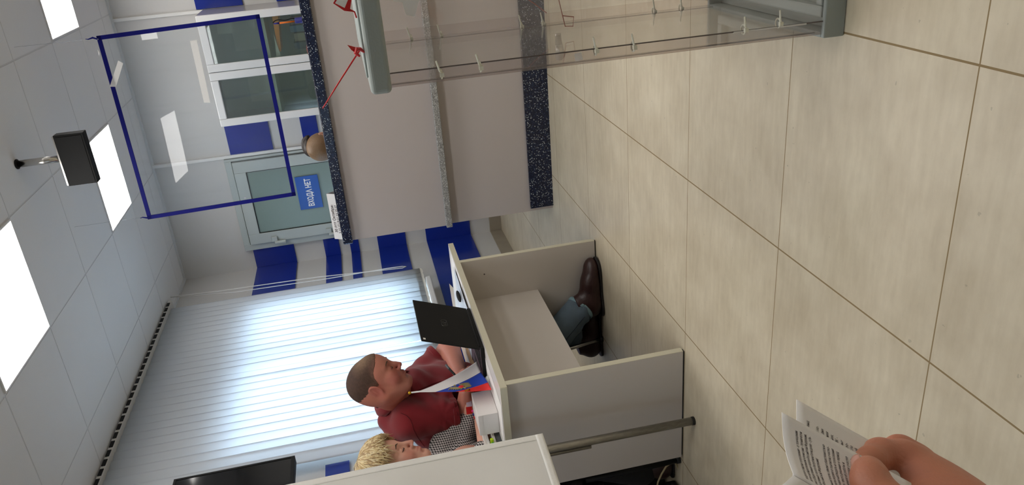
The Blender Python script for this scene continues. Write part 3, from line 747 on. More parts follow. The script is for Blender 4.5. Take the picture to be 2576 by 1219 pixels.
# ================================================================== desk
t = thing('desk', (-1.93, 3.0, 0), 'grey laminate desk with cream edges in front of the window', 'desk')
TY0, TY1, TX0, TX1, TZ = 2.335, 3.69, -2.235, -1.635, .724
MB().box(TX0, TX1 - .001, TY0 + .001, TY1, TZ - .026, TZ).build('desk_top', M['desktop'], t)
m = MB(); m.box(TX1 - .001, TX1 + .0015, TY0, TY1, TZ - .026, TZ); m.box(TX0, TX1 - .001, TY0 - .001, TY0 + .001, TZ - .026, TZ); m.build('edge_band', M['band'], t)
for (ya, yb) in ((2.350, 2.376), (3.444, 3.470)):
    p_ = MB().box(-2.140, -1.6370, ya, yb, .007, TZ - .026).build('side_panel', M['desk'], t)
    MB().box(-1.6370, -1.6350, ya, yb, .007, TZ - .026).build('edge_band', M['band'], p_)
    MB().box(-2.135, -1.640, ya + .006, yb - .006, 0, .007).build('foot_strip', M['seal_black'], p_)
MB().box(-1.872, -1.856, 2.376, 3.444, .318, TZ - .026).build('modesty_panel', M['desk'], t)
MB().cyl((-1.72, 3.4438, .585), (-1.72, 3.443, .585), .004, 10).build('screw_hole', M['ink'], t)
# ================================================================== laptop
t = thing('laptop', (-1.78, 2.84, TZ), 'open black laptop at the front edge of the desk, lid back towards the room', 'laptop')
ly0, ly1 = 2.658, 3.010
MB().box(-1.905, -1.655, ly0, ly1, TZ + .001, TZ + .016).build('keyboard_base', M['blackpl'], t, bevel=.003)
MB().box(-1.888, -1.672, ly0 + .012, ly1 - .012, TZ + .0161, TZ + .0168).build('deck', M['deck_reflection'], t)
m = MB()
for r_ in range(5):
    for k in range(13): m.box(-1.70 - r_ * .019, -1.684 - r_ * .019, ly0 + .028 + k * .0232, ly0 + .048 + k * .0232, TZ + .0168, TZ + .0185)
m.build('keys', M['blackpl'], t)
MB().box(-1.874, -1.812, 2.79, 2.89, TZ + .0168, TZ + .0172).build('touchpad', M['blackpl'], t)
q = [V((-1.655, ly0, TZ + .017)), V((-1.655, ly1, TZ + .017)), V((-1.567, ly1 - .001, .968)), V((-1.567, ly0 + .001, .968))]
nb = V((-(.968 - TZ - .017), 0, .088)); nb /= np.linalg.norm(nb)
MB().slab(q, nb, .006).build('lid', M['blackpl'], t, bevel=.002)
MB().slab([p + nb * .0061 + (sum(q) / 4 - p) * .06 for p in q], nb, .0006).build('screen', M['darkgloss'], t)
MB().cyl((-1.657, ly0 + .02, TZ + .017), (-1.657, ly1 - .02, TZ + .017), .006, 12).build('hinge', M['blackpl'], t, smooth=True)
ex, ey = (q[1] - q[0]), (q[3] - q[0]); ex_n = ex / np.linalg.norm(ex); ey_n = ey / np.linalg.norm(ey); out = -nb
def on_lid(u, v, o=.0008): return q[0] + ex * u + ey * v + out * o
m = MB()      # outlined slanted logo with two short strokes
def lp(a, b): return on_lid(.50 + a / .352, .52 + b / .244)
outl = [(-.024, .012), (.018, .012), (.023, .006), (.026, -.010), (.020, -.013), (-.016, -.013), (-.022, -.006), (-.027, .008), (-.024, .012)]
m.tube([lp(*p) for p in outl], .0006, 5)
m.tube([lp(*p) for p in [(-.008, .008), (-.012, -.008)]], .0006, 5)
m.tube([lp(*p) for p in [(-.002, .006), (.004, .009), (.008, .004), (.002, -.003), (.0, -.008), (.010, -.008)]], .0006, 5)
m.build('logo', mat('dim silver logo', (120, 120, 118), .3, .8), t)
m = MB(); m.slab([on_lid(.02, .965), on_lid(.055, .965), on_lid(.055, .925), on_lid(.02, .925)], out, .0004); m.build('small_sticker', M['paper'], t)

# ---------------------------------------------------------------- papers and small things on the desk
Z0 = TZ + .0006
def sheet(name, pts, label, cat='paper', mt='paper', z=Z0, th=.0007, group=None, curl=0.0):
    p = [V((a, b, z)) for a, b in pts]; G = []
    for i in range(9):
        u = i / 8; row = []
        for j in range(9):
            v = j / 8; c = (p[0] * (1 - u) + p[1] * u) * (1 - v) + (p[3] * (1 - u) + p[2] * u) * v
            row.append(c + V((0, 0, curl * (u - .5) ** 2 * 4 + curl * .3 * math.sin(v * 7))))
        G.append(row)
    A = MB().grid(G, th if np.cross(p[1] - p[0], p[3] - p[0])[2] > 0 else -th)
    o = A.build(name, M[mt], smooth=False); return tag(o, label, cat, group)
M['inked'] = mat('densely printed sheet', (222, 221, 222), .3, rgb2=(150, 150, 158), vscale=14, stretch=(1, 9, 1), detail=6)
sheet('printed_sheet', [(-1.99, 3.10), (-1.675, 3.05), (-1.66, 3.46), (-1.97, 3.50)], 'large printed sheet with dense grey lines spread on the far end of the desk', mt='inked', curl=.004, z=Z0 + .003)
sheet('paper_sheet', [(-1.88, 3.25), (-1.64, 3.22), (-1.645, 3.60), (-1.86, 3.63)], 'plain white sheet under the densely printed sheet at the desk end', z=Z0)
sheet('paper_sheet', [(-2.15, 2.60), (-1.93, 2.60), (-1.93, 2.90), (-2.15, 2.90)], 'white sheet of paper between laptop and man in red polo')
sheet('paper_sheet', [(-2.02, 2.36), (-1.72, 2.345), (-1.70, 2.66), (-1.99, 2.68)], 'added white sheet under the small white cardboard box, for the bright desk reflection')  # sheet added to stand for light reflected off the desk top
o = MB().box(-2.10, -1.98, 3.02, 3.60, Z0, Z0 + .022).build('folder', M['wood'], bevel=.002); tag(o, 'tan folder lying along the back of the desk beyond the printed sheet', 'folder')
o = MB().slab([P(1130, 713, X=-2.03), P(1149, 733, X=-2.03), P(1151, 775, X=-2.03), P(1140, 775, X=-2.03)], (1, 0, 0), .001).build('folded_card', M['paper']); tag(o, 'white folded card standing on the tan folder behind the laptop lid', 'card')
for v in o.data.vertices: pass
o = MB().ball(P(1152, 745, Z=TZ + .02) * [1, 1, 0] + V((0, 0, TZ + .0165)), (.016, .055, .010), 16, 10).build('computer_mouse', M['blackpl'], smooth=True); tag(o, 'dark computer mouse on the papers beyond the laptop', 'mouse')

# white cardboard box
t = thing('small_white_box', (-1.86, 2.50, TZ), 'small white cardboard box near the end of the desk below the flag', 'box')
bx0, bx1, by0, by1, bz = -1.905, -1.812, 2.436, 2.596, TZ + .0025
bt = bz + .078
MB().box(bx0, bx1, by0, by1, bz, bt).build('carton', M['card'], t, bevel=.0012)
m = MB(); m.slab([(bx0, by0 - .0006, bt - .016), (bx0 + .004, by0 - .0006, bt), (bx1, by0 - .0006, bt), (bx1, by0 - .0006, bt - .016)], (0, -1, 0), .0005); m.build('tucked_flap', M['card'], t)
# stack left of it
def bar(nm, x0, x1, y0, y1, z0, z1, mt, label, cat, grp=None, bev=.001):
    o = MB().box(x0, x1, y0, y1, z0, z1).build(nm, M[mt] if isinstance(mt, str) else mt, bevel=bev); return tag(o, label, cat, grp)
bar('notebook', -2.10, -1.93, 2.36, 2.52, TZ + .0015, TZ + .024, mat('dark grey page edges', (96, 100, 102), .7, var=.3, vscale=20, stretch=(1, 1, 40)), 'thick dark grey notebook lying beside the white box, lowest of its stack', 'notebook')
bar('paper_pad', -2.10, -1.925, 2.37, 2.53, TZ + .0245, TZ + .034, 'paper2', 'white paper pad on the dark grey notebook', 'paper pad')
bar('highlighter', -2.02, -1.912, 2.380, 2.394, TZ + .0345, TZ + .047, 'green', 'green highlighter pen lying on the white paper pad', 'pen', bev=.003)
bar('highlighter', -1.985, -1.908, 2.402, 2.416, TZ + .0345, TZ + .047, 'lime', 'lime yellow highlighter beside the green one', 'pen', bev=.003)
bar('booklet', -2.12, -1.935, 2.37, 2.55, TZ + .048, TZ + .058, 'paper', 'white booklet topmost of the stack beside the white box', 'booklet')
bar('booklet', -2.13, -1.94, 2.36, 2.56, TZ + .0585, TZ + .066, 'paper2', 'grey edged booklet under the sleeve of the blonde woman', 'booklet')
# badge, red pass, markers
o = MB().slab([P(1172, 1002, X=-1.93), P(1174, 1024, X=-1.93), P(1188, 1021, X=-1.93), P(1185, 1000, X=-1.93)], (1, -.5, 0), .0015).build('plastic_badge', mat('lilac clear plastic', (206, 190, 206), .2)); tag(o, 'pale lilac plastic badge behind the white cardboard box', 'badge')
o = MB().slab([P(1172, 1024, X=-1.925), P(1174, 1042, X=-1.925), P(1188, 1039, X=-1.925), P(1187, 1022, X=-1.925)], (1, -.5, 0), .002).build('red_pass', M['red']); tag(o, 'small red pass card held by the blonde woman', 'card')
for k, (nm, c) in enumerate((('pink', 'pink'), ('blue', 'bluepl'), ('red', 'red'))):
    a = P(1187 + 2.5 * k, 1033 + 8 * k, X=-1.915); o = MB().cyl(a, a + V((-.02, .012, -.055)), .0045, 10).build('marker', M[c], smooth=True); tag(o, '%s marker cap showing behind the white cardboard box' % nm, 'marker', 'markers behind the white box')

# table flag
st = P(1231, 960, Z=TZ + .001); st = EYE + (st - EYE) * 1.0; st[2] = TZ + .001
t = thing('table_flag', st, 'small white blue and red table flag with gold crest on a white staff', 'flag')
MB().lathe(st, [(.026, 0), (.026, .006), (.021, .013), (.008, .016), (.006, .03)], 24).build('flag_base', mat('milky clear plastic', (212, 214, 208), .25), t, smooth=True)
tp = P(1033, 987, X=st[0] + .004); MB().cyl(st + V((0, 0, .01)), tp, .0032, 10).build('staff', M['duct'], t, smooth=True)
MB().ball(tp + V((0, 0, .004)), .0068).build('finial', M['gold'], t, smooth=True)
def flagpt(s, u):
    ho = (1046 + 150 * s, 986 - 2 * s); fx = np.interp(s, [0, .33, .68, 1], [1200, 1209, 1228, 1237]); fy = np.interp(s, [0, .33, .68, 1], [908, 935, 962, 980])
    sag = 4 * u * (1 - u); x = ho[0] * (1 - u) + fx * u + sag * 6 * (1 - s); y = ho[1] * (1 - u) + fy * u + sag * 4 * (1 - s)
    Xd = st[0] + .030 - .020 * (1 - s) * (1 - u) + .010 * math.sin(u * 5 + s * 2) * u
    return P(x, y, X=Xd)
m = MB()
for bi, (s0, s1) in enumerate(((0, .335), (.335, .67), (.67, 1.0))):
    m.cur = bi; m.grid([[flagpt(s0 + (s1 - s0) * i / 8, j / 24) for j in range(25)] for i in range(9)], .0006)
fl = m.build('cloth', [M['flagw'], M['flagb'], M['flagr']], t, smooth=True)
# crest: two-headed bird of small gold strokes with a red shield
m = MB(); sh = MB()
def cr(a, b, o=.0016):
    s_ = .50 + a * .62; u_ = .36 + b * 1.25; p0 = flagpt(s_, u_); d1 = flagpt(s_ + .01, u_) - p0; d2 = flagpt(s_, u_ + .01) - p0; n_ = np.cross(d1, d2); n_ /= np.linalg.norm(n_)
    if n_[0] < 0: n_ = -n_
    return p0 + n_ * o
for sg in (-1, 1):
    m.tube([cr(.0, .02 * sg), cr(-.06, .06 * sg), cr(-.13, .07 * sg), cr(-.17, .10 * sg), cr(-.155, .13 * sg)], [.003, .003, .0028, .0024, .001], 6)
    for k in range(5):
        a0 = -.08 + k * .045; m.tube([cr(a0, .05 * sg), cr(a0 - .06 + k * .02, .13 * sg), cr(a0 + .02 + k * .01, .20 * sg - .012 * k * sg)], [.0026, .0026, .001], 6)
    m.tube([cr(.10, .02 * sg), cr(.17, .08 * sg), cr(.19, .12 * sg)], [.0024, .0022, .001], 6)
m.tube([cr(.10, 0), cr(.20, 0)], [.003, .0045], 6); m.ball(cr(-.22, 0), .0045, 8, 6); m.tube([cr(-.15, 0), cr(-.20, 0)], .0018, 5)
for sg in (-1, 1): m.ball(cr(-.19, .075 * sg), .003, 8, 6)
m.build('crest', M['goldprint'], t); sh.ball(cr(.02, 0, .003), (.004, .009, .011), 10, 8).build('crest_shield', M['flagr'], t)
XO = flagpt(.9, .2)[0] + .004; link_mesh('lettering', text_mesh('ИЯ', .017, P(1171, 985, X=XO), P(1196, 974, X=XO) - P(1171, 985, X=XO), P(1164, 974, X=XO) - P(1171, 985, X=XO), bold=.0005), M['gold'], t)

# ================================================================== ballot box
t = thing('ballot_box', (.06, 1.86, 0), 'tall clear plastic ballot box with grey lid and base standing on the floor', 'ballot box')
BX0, BX1, BY0, BY1 = -.334, .40, 1.557, 2.12
LZ = .993
m = MB()
base = m; T = .012
m.box(BX0 - .008, BX1 + .008, BY0 - .008, BY0 + T - .008, 0.0, .050); m.box(BX0 - .008, BX1 + .008, BY1 + .008 - T, BY1 + .008, 0, .050)
m.box(BX0 - .008, BX0 - .008 + T, BY0 + T - .008, BY1 + .008 - T, 0, .050); m.box(BX1 + .008 - T, BX1 + .008, BY0 + T - .008, BY1 + .008 - T, 0, .050)
m.box(BX0 + .004, BX1 - .004, BY0 + .004, BY1 - .004, .004, .014)
m.build('base', M['boxgrey'], t, bevel=.003)
m = MB()
m.box(BX0 + .03, BX0 + .055, BY0 + .03, BY1 - .03, .014, .036); m.box(BX1 - .055, BX1 - .03, BY0 + .03, BY1 - .03, .014, .036)
m.box(BX0 + .055, BX1 - .055, BY0 + .03, BY0 + .055, .014, .036); m.box(BX0 + .055, BX1 - .055, BY1 - .055, BY1 - .03, .014, .036)
m.build('base_rib', M['boxgrey'], t, bevel=.004)
m = MB(); m.box(BX0 - .010, BX1 + .010, BY0 - .010, BY1 + .010, LZ, LZ + .042)
m.build('lid', M['boxgrey'], t, bevel=.010, seg=4)
m = MB(); m.box(BX0 + .02, BX1 - .02, BY0 + .02, BY1 - .02, LZ + .042, LZ + .046); m.build('lid_rim', M['boxgrey'], t, bevel=.002)
th = .0035
def pane(x0, x1, y0, y1, nm='clear_panel', mt='boxplex', z0=.014, z1=LZ): return MB().box(x0, x1, y0, y1, z0, z1).build(nm, M[mt], t)
pane(BX0 + .028, BX1 - .028, BY0, BY0 + th); pane(BX0 + .028, BX1 - .028, BY1 - th, BY1)
pane(BX0, BX0 + th, BY0 + .028, BY1 - .028); pane(BX1 - th, BX1, BY0 + .028, BY1 - .028)
for (x, sx) in ((BX0, 1), (BX1, -1)):
    for (y, sy) in ((BY0, 1), (BY1, -1)):
        m = MB(); m.box(x, x + sx * .028, y - sy * .001, y + sy * (th - .001), .014, LZ); m.box(x - sx * .001, x + sx * (th - .001), y + sy * th, y + sy * .028, .014, LZ)
        c_ = m.build('corner_strip', M['boxedge'], t)
m = MB()
m.box(BX0 + .0268, BX0 + .0292, BY0 - .0015, BY0 + .0005, .02, LZ)
JM = mat('grey brown joint plastic', (96, 88, 86), .4)  # darker plastic for the thin strips along the panel joints
m.build('panel_joint', JM, t); m = MB(); m.box(BX0 - .0015, BX0 + .0005, BY0 + .027, BY0 + .0295, .02, LZ); m.build('panel_joint', JM, t); m = MB(); m.box(BX0 - .0015, BX0 + .0005, BY1 - .03, BY1 - .027, .02, LZ); m.build('panel_joint', JM, t); MB().box(-.16, -.157, BY1 - .001, BY1 + .001, .02, LZ).build('panel_joint', JM, t)
MB().box(-.3085, -.3055, BY0 - .003, BY0 - .0005, .09, .26).build('white_strip', M['duct'], t)
def cable_tie(p, dirv):
    p = V(p); a = V(dirv)
    m = MB(); loop = [p + V((.010 * math.cos(k * math.pi / 5), .010 * math.sin(k * math.pi / 5), 0)) for k in range(11)]
    m.tube(loop, .0018, 6); m.tube([p + V((.004, -.011, 0)), p + V((.008, -.016, .004)), p + V((.030, -.022, .010)) * 1 + a * .012], [.0028, .0022, .0018], 6)
    m.box(p[0] - .004, p[0] + .004, p[1] - .016, p[1] - .009, p[2] - .004, p[2] + .004)
    return m.build('cable_tie', M['tie'], t)
for (x_, y_) in ((1110, 185), (1208, 168), (1497, 126), (1592, 117), (1870, 74), (1957, 58)):
    cable_tie(P(x_, y_, Y=BY0 + .002), (0, 0, 0))
for z in (.90, .82, .60, .54, .22, .14): cable_tie((BX0 + .004, BY1 - .012, z), (.2, 0, 0)); cable_tie((-.158, BY1 - .004, z), (.2, 0, 0))
# clear handle strap on the left side with two chrome bolts
hy = 1.86; pts = [V((BX0 - .002, hy - .075, .585)), V((BX0 - .03, hy - .05, .578)), V((BX0 - .036, hy, .56)), V((BX0 - .03, hy + .05, .55)), V((BX0 - .002, hy + .075, .545))]
hd = MB().tube(pts, [.007, .010, .011, .010, .007], 10).build('handle', mat('grey clear plastic', (150, 146, 140), .25), t, smooth=True)
for p in (pts[0], pts[-1]): MB().cyl(p + V((-.012, 0, 0)), p + V((.004, 0, 0)), .008, 14).build('bolt', M['chrome'], hd, smooth=True)
# red seals
m = MB(); a = V((-.257, 1.572, 1.044)); b = V((-.357, 1.552, 1.133)); m.tube([a, a + (b - a) * .5 + V((.003, 0, -.002)), b], [.0016, .0016, .0012], 7)
s_ = m.build('seal_tail', M['red'], t, smooth=True)
m = MB(); m.tube([V((-.262, 1.575, 1.036)), V((-.254, 1.565, 1.043)), V((-.252, 1.558, 1.050)), V((-.258, 1.553, 1.053)), V((-.266, 1.556, 1.046))], [.002, .004, .0045, .004, .002], 8)
m.slab([V((-.262, 1.56, 1.050)), V((-.252, 1.556, 1.060)), V((-.242, 1.558, 1.066)), V((-.250, 1.562, 1.048))], (0, -1, 0), .002); m.build('seal', M['red'], t)
Q = lambda x, y, yy=1.56: P(x, y, Y=yy)
m = MB(); m.slab([Q(838, 8), Q(855, -22), Q(885, -4), Q(880, 26)], (0, -1, 0), .002)
m.slab([Q(838, 8), Q(880, 26), Q(891, 30), Q(866, 27)], (0, -1, 0), .002); m.tube([Q(880, 24), Q(892, 30), Q(897, 45)], .0015, 6)
sg = m.build('seal', M['red'], t); MB().slab([Q(843, 8, 1.5565), Q(857, -16, 1.5565), Q(876, -2, 1.5565), Q(867, 20, 1.5565)], (0, -1, 0), .0006).build('white_label', M['paper'], sg)
# red strings and paper scraps on the clear walls
m = MB(); m.tube([(-.20, 2.0, .70), (-.235, 2.0, .62), (-.262, 2.0, .585), (-.285, 1.98, .56)], .0012, 6); m.tube([(-.215, 1.9, .60), (-.245, 1.9, .548), (-.285, 1.9, .54)], .0012, 6)
m.tube([(-.285, 1.9, .54), (-.31, 1.9, .535), (-.312, 1.9, .515), (-.29, 1.9, .512), (-.284, 1.9, .54)], .0014, 6); m.build('red_string', mat('faded red string', (160, 96, 84), .7), t)
m = MB(); LB = lambda a_, b_: P(a_, b_, Y=BY0 - .0015)
m.slab([LB(984, -14), LB(989, 3), LB(1018, 7), LB(1012, -22)], (0, -1, 0), .0006); m.slab([LB(1008, -8), LB(1021, 37), LB(1043, 42), LB(1056, -6)], (0, -1, 0), .0009)
m.build('torn_label', M['paper'], t)
m = MB(); m.slab([P(1445, 135, Y=BY0 - .001), P(1462, 132, Y=BY0 - .001), P(1466, 150, Y=BY0 - .001), P(1447, 154, Y=BY0 - .001)], (0, -1, 0), .0005); m.build('small_label', M['tapew'], t)
# ballots on the bottom
for k, (x, y, a, w_, h_) in enumerate(((.02, 1.75, .3, .15, .21), (-.06, 1.83, -.4, .15, .20), (.12, 1.9, .9, .15, .21), (-.13, 1.70, .1, .12, .16))):
    ux = V((math.cos(a), math.sin(a), 0)); uy = V((-math.sin(a), math.cos(a), 0)); c = V((x, y, .018 + .004 * k)); G = []
    for i in range(7):
        G.append([c + ux * w_ * (i / 6 - .5) + uy * h_ * (j / 6 - .5) + V((0, 0, .018 * abs(i / 6 - .5) + .006 * math.sin(j + k))) for j in range(7)])
    o = MB().grid(G, .0008).build('ballot_paper', M['paper']); tag(o, 'folded white ballot paper lying on the bottom inside the clear box', 'paper', 'ballot papers inside the box')

# ================================================================== fabric booth with tube leg
t = thing('voting_booth', (-1.89, 2.25, 0), 'white fabric voting booth side on a scratched metal tube leg', 'booth')
a = V((-1.892, 2.255, 0)); b = P(1385, 1128, Y=2.235); dirp = (b - a) / np.linalg.norm(b - a)
pl = MB().cyl(a + dirp * .012, a + dirp * 1.6, .0155, 24).build('tube_leg', M['oldchrome'], t, smooth=True)
MB().cyl(a, a + dirp * .0115, .0165, 24).build('rubber_foot', M['seal_black'], pl, smooth=True, bevel=.001)
a2 = a + V((-.022, -.004, 0)); MB().cyl(a2 + dirp * .42, a2 + dirp * 1.6, .0075, 16).build('support_tube', M['oldchrome'], t, smooth=True)
G = []; nrm = V((.95, -.31, 0))
E1 = V((-1.674, 2.087, .63)); E2 = V((-1.735, 1.897, .63)); dv = (E2 - E1); dv[2] = -.004; dv /= np.linalg.norm(dv)
def fab(u, z):   # u metres from the right edge, z height above the lower hem
    p = E1 + dv * u + V((0, 0, z)) + V((-.004, .010, 0)) * math.sin(min(z, 1.2) / 1.2 * math.pi)
    return p + V((.95, -.31, 0)) * (.006 * math.sin(u * 11 + z * 3) * min(1, u * 6) + .003 * math.sin(u * 27 + z * 9) * min(1, u * 8) + .0035 * math.sin(z * 14 + u * 5) * min(1, u * 8))
def strip_f(u0, u1, z0, z1, nu, nz, off=0.0, ed=0.0):
    rows = []
    for i in range(nu + 1):
        u = u0 + (u1 - u0) * i / nu; r = []
        for j in range(nz + 1):
            z = z0 + (z1 - z0) * j / nz; jit_ = ed * math.sin(z * 43 + u * 57) ; r.append(fab(max(0, u + (jit_ if i == 0 else 0)), z) + nrm * off)
        rows.append(r)
    return rows
MB().grid(strip_f(0, .9, 0, 1.25, 60, 60), .0015).build('fabric_side', M['fabricw'], t, smooth=True)
MB().grid(strip_f(.0, .022, 0, 1.25, 4, 120, .0018), .0012).build('hem', M['hem'], t, smooth=True)
MB().grid(strip_f(0, .9, 0.0, .026, 80, 3, .0024), .0012).build('hem', M['hem'], t, smooth=True)

# ================================================================== things under the near end of the desk
t = thing('black_bag', (-2.46, 2.62, 0), 'black cloth bag on the floor under the chair of the blonde woman', 'bag')
f = Field((-2.68, 2.36, -.02), (-2.24, 2.88, .42), .01)
f.ell((-2.46, 2.60, .17), (.17, .17, .19), 0).ell((-2.44, 2.54, .24), (.13, .13, .13), .05); f.warp(lambda x, y, z: .005 * np.sin(x * 40) * np.sin(y * 33 + z * 25)); f.cut((0, 0, .001), (0, 0, -1))
me, _ = f.mesh('bag', 2); link_mesh('body', me, M['blackcloth'], t, smooth=True)
MB().tube([(-2.33, 2.50, .30), (-2.30, 2.46, .36), (-2.36, 2.46, .39), (-2.44, 2.50, .35)], .007, 8).build('strap', M['blackcloth'], t, smooth=True)
t = thing('power_adapter', (-2.33, 2.36, 0), 'black power adapter lying on the floor behind the near desk panel', 'adapter')
MB().box(-2.47, -2.315, 2.345, 2.42, .004, .050).build('housing', M['blackpl'], t, bevel=.010, seg=3)
MB().cyl((-2.315, 2.375, .028), (-2.295, 2.375, .028), .012, 14).build('plug_nose', M['blackpl'], t, smooth=True)
m = MB(); pts = [P(x, y, Y=2.40) for x, y in ((1652, 1230), (1655, 1212), (1664, 1192), (1676, 1172), (1690, 1162), (1700, 1165), (1708, 1182), (1708, 1196))]
o = m.tube(pts, .0038, 8).build('power_cable', M['cable'], smooth=True); tag(o, 'beige cable looping up from the black power adapter', 'cable')

# ================================================================== chairs behind the desk
def make_chair(c, label, tube='chrome'):
    t = thing('office_chair', c, label, 'chair', None); c = V(c)
    MB().box(c[0] - .23, c[0] + .22, c[1] - .22, c[1] + .22, .41, .465).build('seat', M['blackcloth'], t, bevel=.02, seg=3)
    MB().box(c[0] - .27, c[0] - .23, c[1] - .21, c[1] + .21, .60, .92).build('backrest', M['blackcloth'], t, bevel=.02, seg=3)
    for sy in (-1, 1):
        MB().tube([c + V((.22, sy * .22, .40)), c + V((.225, sy * .23, .20)), c + V((.24, sy * .24, .012))], .0115, 10).build('leg', M[tube], t, smooth=True)
        MB().tube([c + V((-.22, sy * .22, .40)), c + V((-.25, sy * .23, .20)), c + V((-.27, sy * .24, .012))], .0115, 10).build('leg', M[tube], t, smooth=True)
        MB().tube([c + V((-.22, sy * .215, .42)), c + V((-.245, sy * .215, .6)), c + V((-.25, sy * .2, .85))], .011, 10).build('back_tube', M[tube], t, smooth=True)
        for dx in (.24, -.27): MB().cyl(c + V((dx, sy * .24, 0)), c + V((dx, sy * .24, .016)), .015, 12).build('foot_cap', M['seal_black'], t, smooth=True)
    return t
make_chair((-2.42, 3.14, 0), 'black chair with chrome legs under the man in the red polo')
make_chair((-2.42, 2.62, 0), 'black chair with black legs under the blonde woman', 'blackpl')
# ================================================================== people
def add_head(f, c, Rm, s=1.0, fat=0.0, fem=False):
    T = lambda p: V(c) + Rm @ (V(p) * s)
    E = lambda p, r, k=.02, op='+', rot=None: f.ell(T(p), V(r) * s, k * s, op, Rm if rot is None else Rm @ rot)
    C = lambda a, b, ra, rb, k=.01, op='+': f.cone(T(a), T(b), ra * s, rb * s, k * s, op)
    E((-.016, 0, .024), (.097, .077, .082), .0)                       # cranium
    E((-.050, 0, .012), (.060, .066, .070), .03)                      # occiput
    E((.040, 0, .030), (.050, .060, .060), .03)                       # forehead
    E((.030, 0, -.040), (.056, .056 + fat * .6, .066), .03)           # face block
    for q in (-1, 1):
        C((-.005, q * .056, -.050), (.060, q * .022, -.098), .020 + fat, .018 + fat * .6, .022)      # jaw
        E((.060, q * .038, -.034), (.024, .022 + fat * .5, .026), .022)                # cheek
        E((.058, q * .046, -.012), (.018, .014, .010), .018)                 # cheekbone
        C((.080, q * .010, .022), (.070, q * .046, .024), .009, .006, .014)            # brow
    E((.074, 0, -.098), (.020, .022, .018), .018)                     # chin
    if fat: E((.035, 0, -.100), (.045, .042, .022), .03)             # under chin
    E((.076, 0, -.064), (.018, .028, .024), .016)                     # muzzle
    for q in (-1, 1): E((.094, q * .031, .002), (.017, .019, .0125), .012, '-')       # eye sockets
    for q in (-1, 1): E((.0735, q * .031, -.001), (.0135, .0150, .0125), .004)      # lids and eyes
    C((.086, 0, .018), (.100, 0, -.014), .0070, .0080, .012)          # nose bridge
    C((.100, 0, -.014), (.1085, 0, -.031), .0080, .0105, .008)       # nose tip
    for q in (-1, 1):
        E((.0985, q * .0135, -.0365), (.0105, .0065, .0080), .006)
        E((.1050, q * .0068, -.0445), (.0040, .0030, .0045), .002, '-')
    for q in (-1, 1):
        C((.0955, q * .004, -.0610), (.0845, q * .022, -.0660), .0052, .0028, .005)     # upper lip
        C((.0945, q * .003, -.0735), (.0845, q * .020, -.0690), .0058, .0028, .005)     # lower lip
    C((.1040, -.012, -.0672), (.1040, .012, -.0672), .0035, .0035, .003, '-')
    E((.0920, 0, -.0840), (.0080, .0180, .0045), .010, '-')           # hollow above the chin
    for q in (-1, 1):                                                 # ears
        rot = rot_to((.93, q * .30, 0), (-.28, q * .08, 1)); O_ = V((-.010, q * .0795, -.005))
        E(O_, (.0175, .0055, .0310), .006, '+', rot)
        E(O_ + V((.002, q * .009, .001)), (.0105, .0065, .0185), .003, '-', rot)
        ring_ = [O_ + rot @ V((.0165 * math.cos(a_), 0, .0300 * math.sin(a_))) + V((0, q * .0045, 0)) for a_ in np.radians(np.arange(-75, 196, 30))]
        for i_ in range(len(ring_) - 1): C(ring_[i_] - V((.004, 0, 0)) * (i_ > 3), ring_[i_ + 1] - V((.004, 0, 0)) * (i_ > 2), .0042, .0042, .002)
        C(O_ + rot @ V((-.006, 0, .018)) + V((0, q * .003, 0)), O_ + rot @ V((-.007, 0, -.014)) + V((0, q * .003, 0)), .0035, .0035, .002)
        E((.0045, q * .0830, -.008), (.0050, .0050, .0065), .003, '+')
        E((-.003, q * .0800, -.034), (.0085, .0055, .0090), .005)
    return T
def face_colors(pos, c, Rm, s, base, lip, cheek, fem=False, shadow=None):
    L = ((pos - V(c)) @ Rm) / s; n = len(pos); col = np.tile(V(lin(base)), (n, 1))
    def blob(cen, r, rgb, a):
        d = np.sqrt((((L - V(cen)) / V(r)) ** 2).sum(1)); w = np.clip(1.4 - d, 0, 1)[:, None] * a; col[:] = col * (1 - w) + V(lin(rgb)) * w
    for q in (-1, 1): blob((.065, q * .045, -.035), (.035, .03, .03), cheek, .55); blob((-.01, q * .082, -.01), (.03, .02, .04), cheek, .5)
    blob((.107, 0, -.03), (.018, .02, .018), cheek, .5)
    blob((.092, 0, -.0610), (.016, .022, .0045), lip, .9); blob((.092, 0, -.0735), (.016, .019, .0050), lip, .9)
    if not fem:
        m = (L[:, 2] < -.055) & (L[:, 2] > -.14) & (L[:, 0] > -.01); blob((.06, 0, -.09), (.06, .07, .035), (150, 104, 88), .35)
    return col
def frame_of(fwd_h, pitch, roll=0.0):
    h = V((fwd_h[0], fwd_h[1], 0)); h /= np.linalg.norm(h); p = math.radians(pitch)
    fwd = h * math.cos(p) - V((0, 0, 1)) * math.sin(p); up = V((0, 0, 1)) * math.cos(p) + h * math.sin(p)
    left = np.cross(up, fwd); r = math.radians(roll); up = up * math.cos(r) + left * math.sin(r)
    return rot_to(fwd, up)
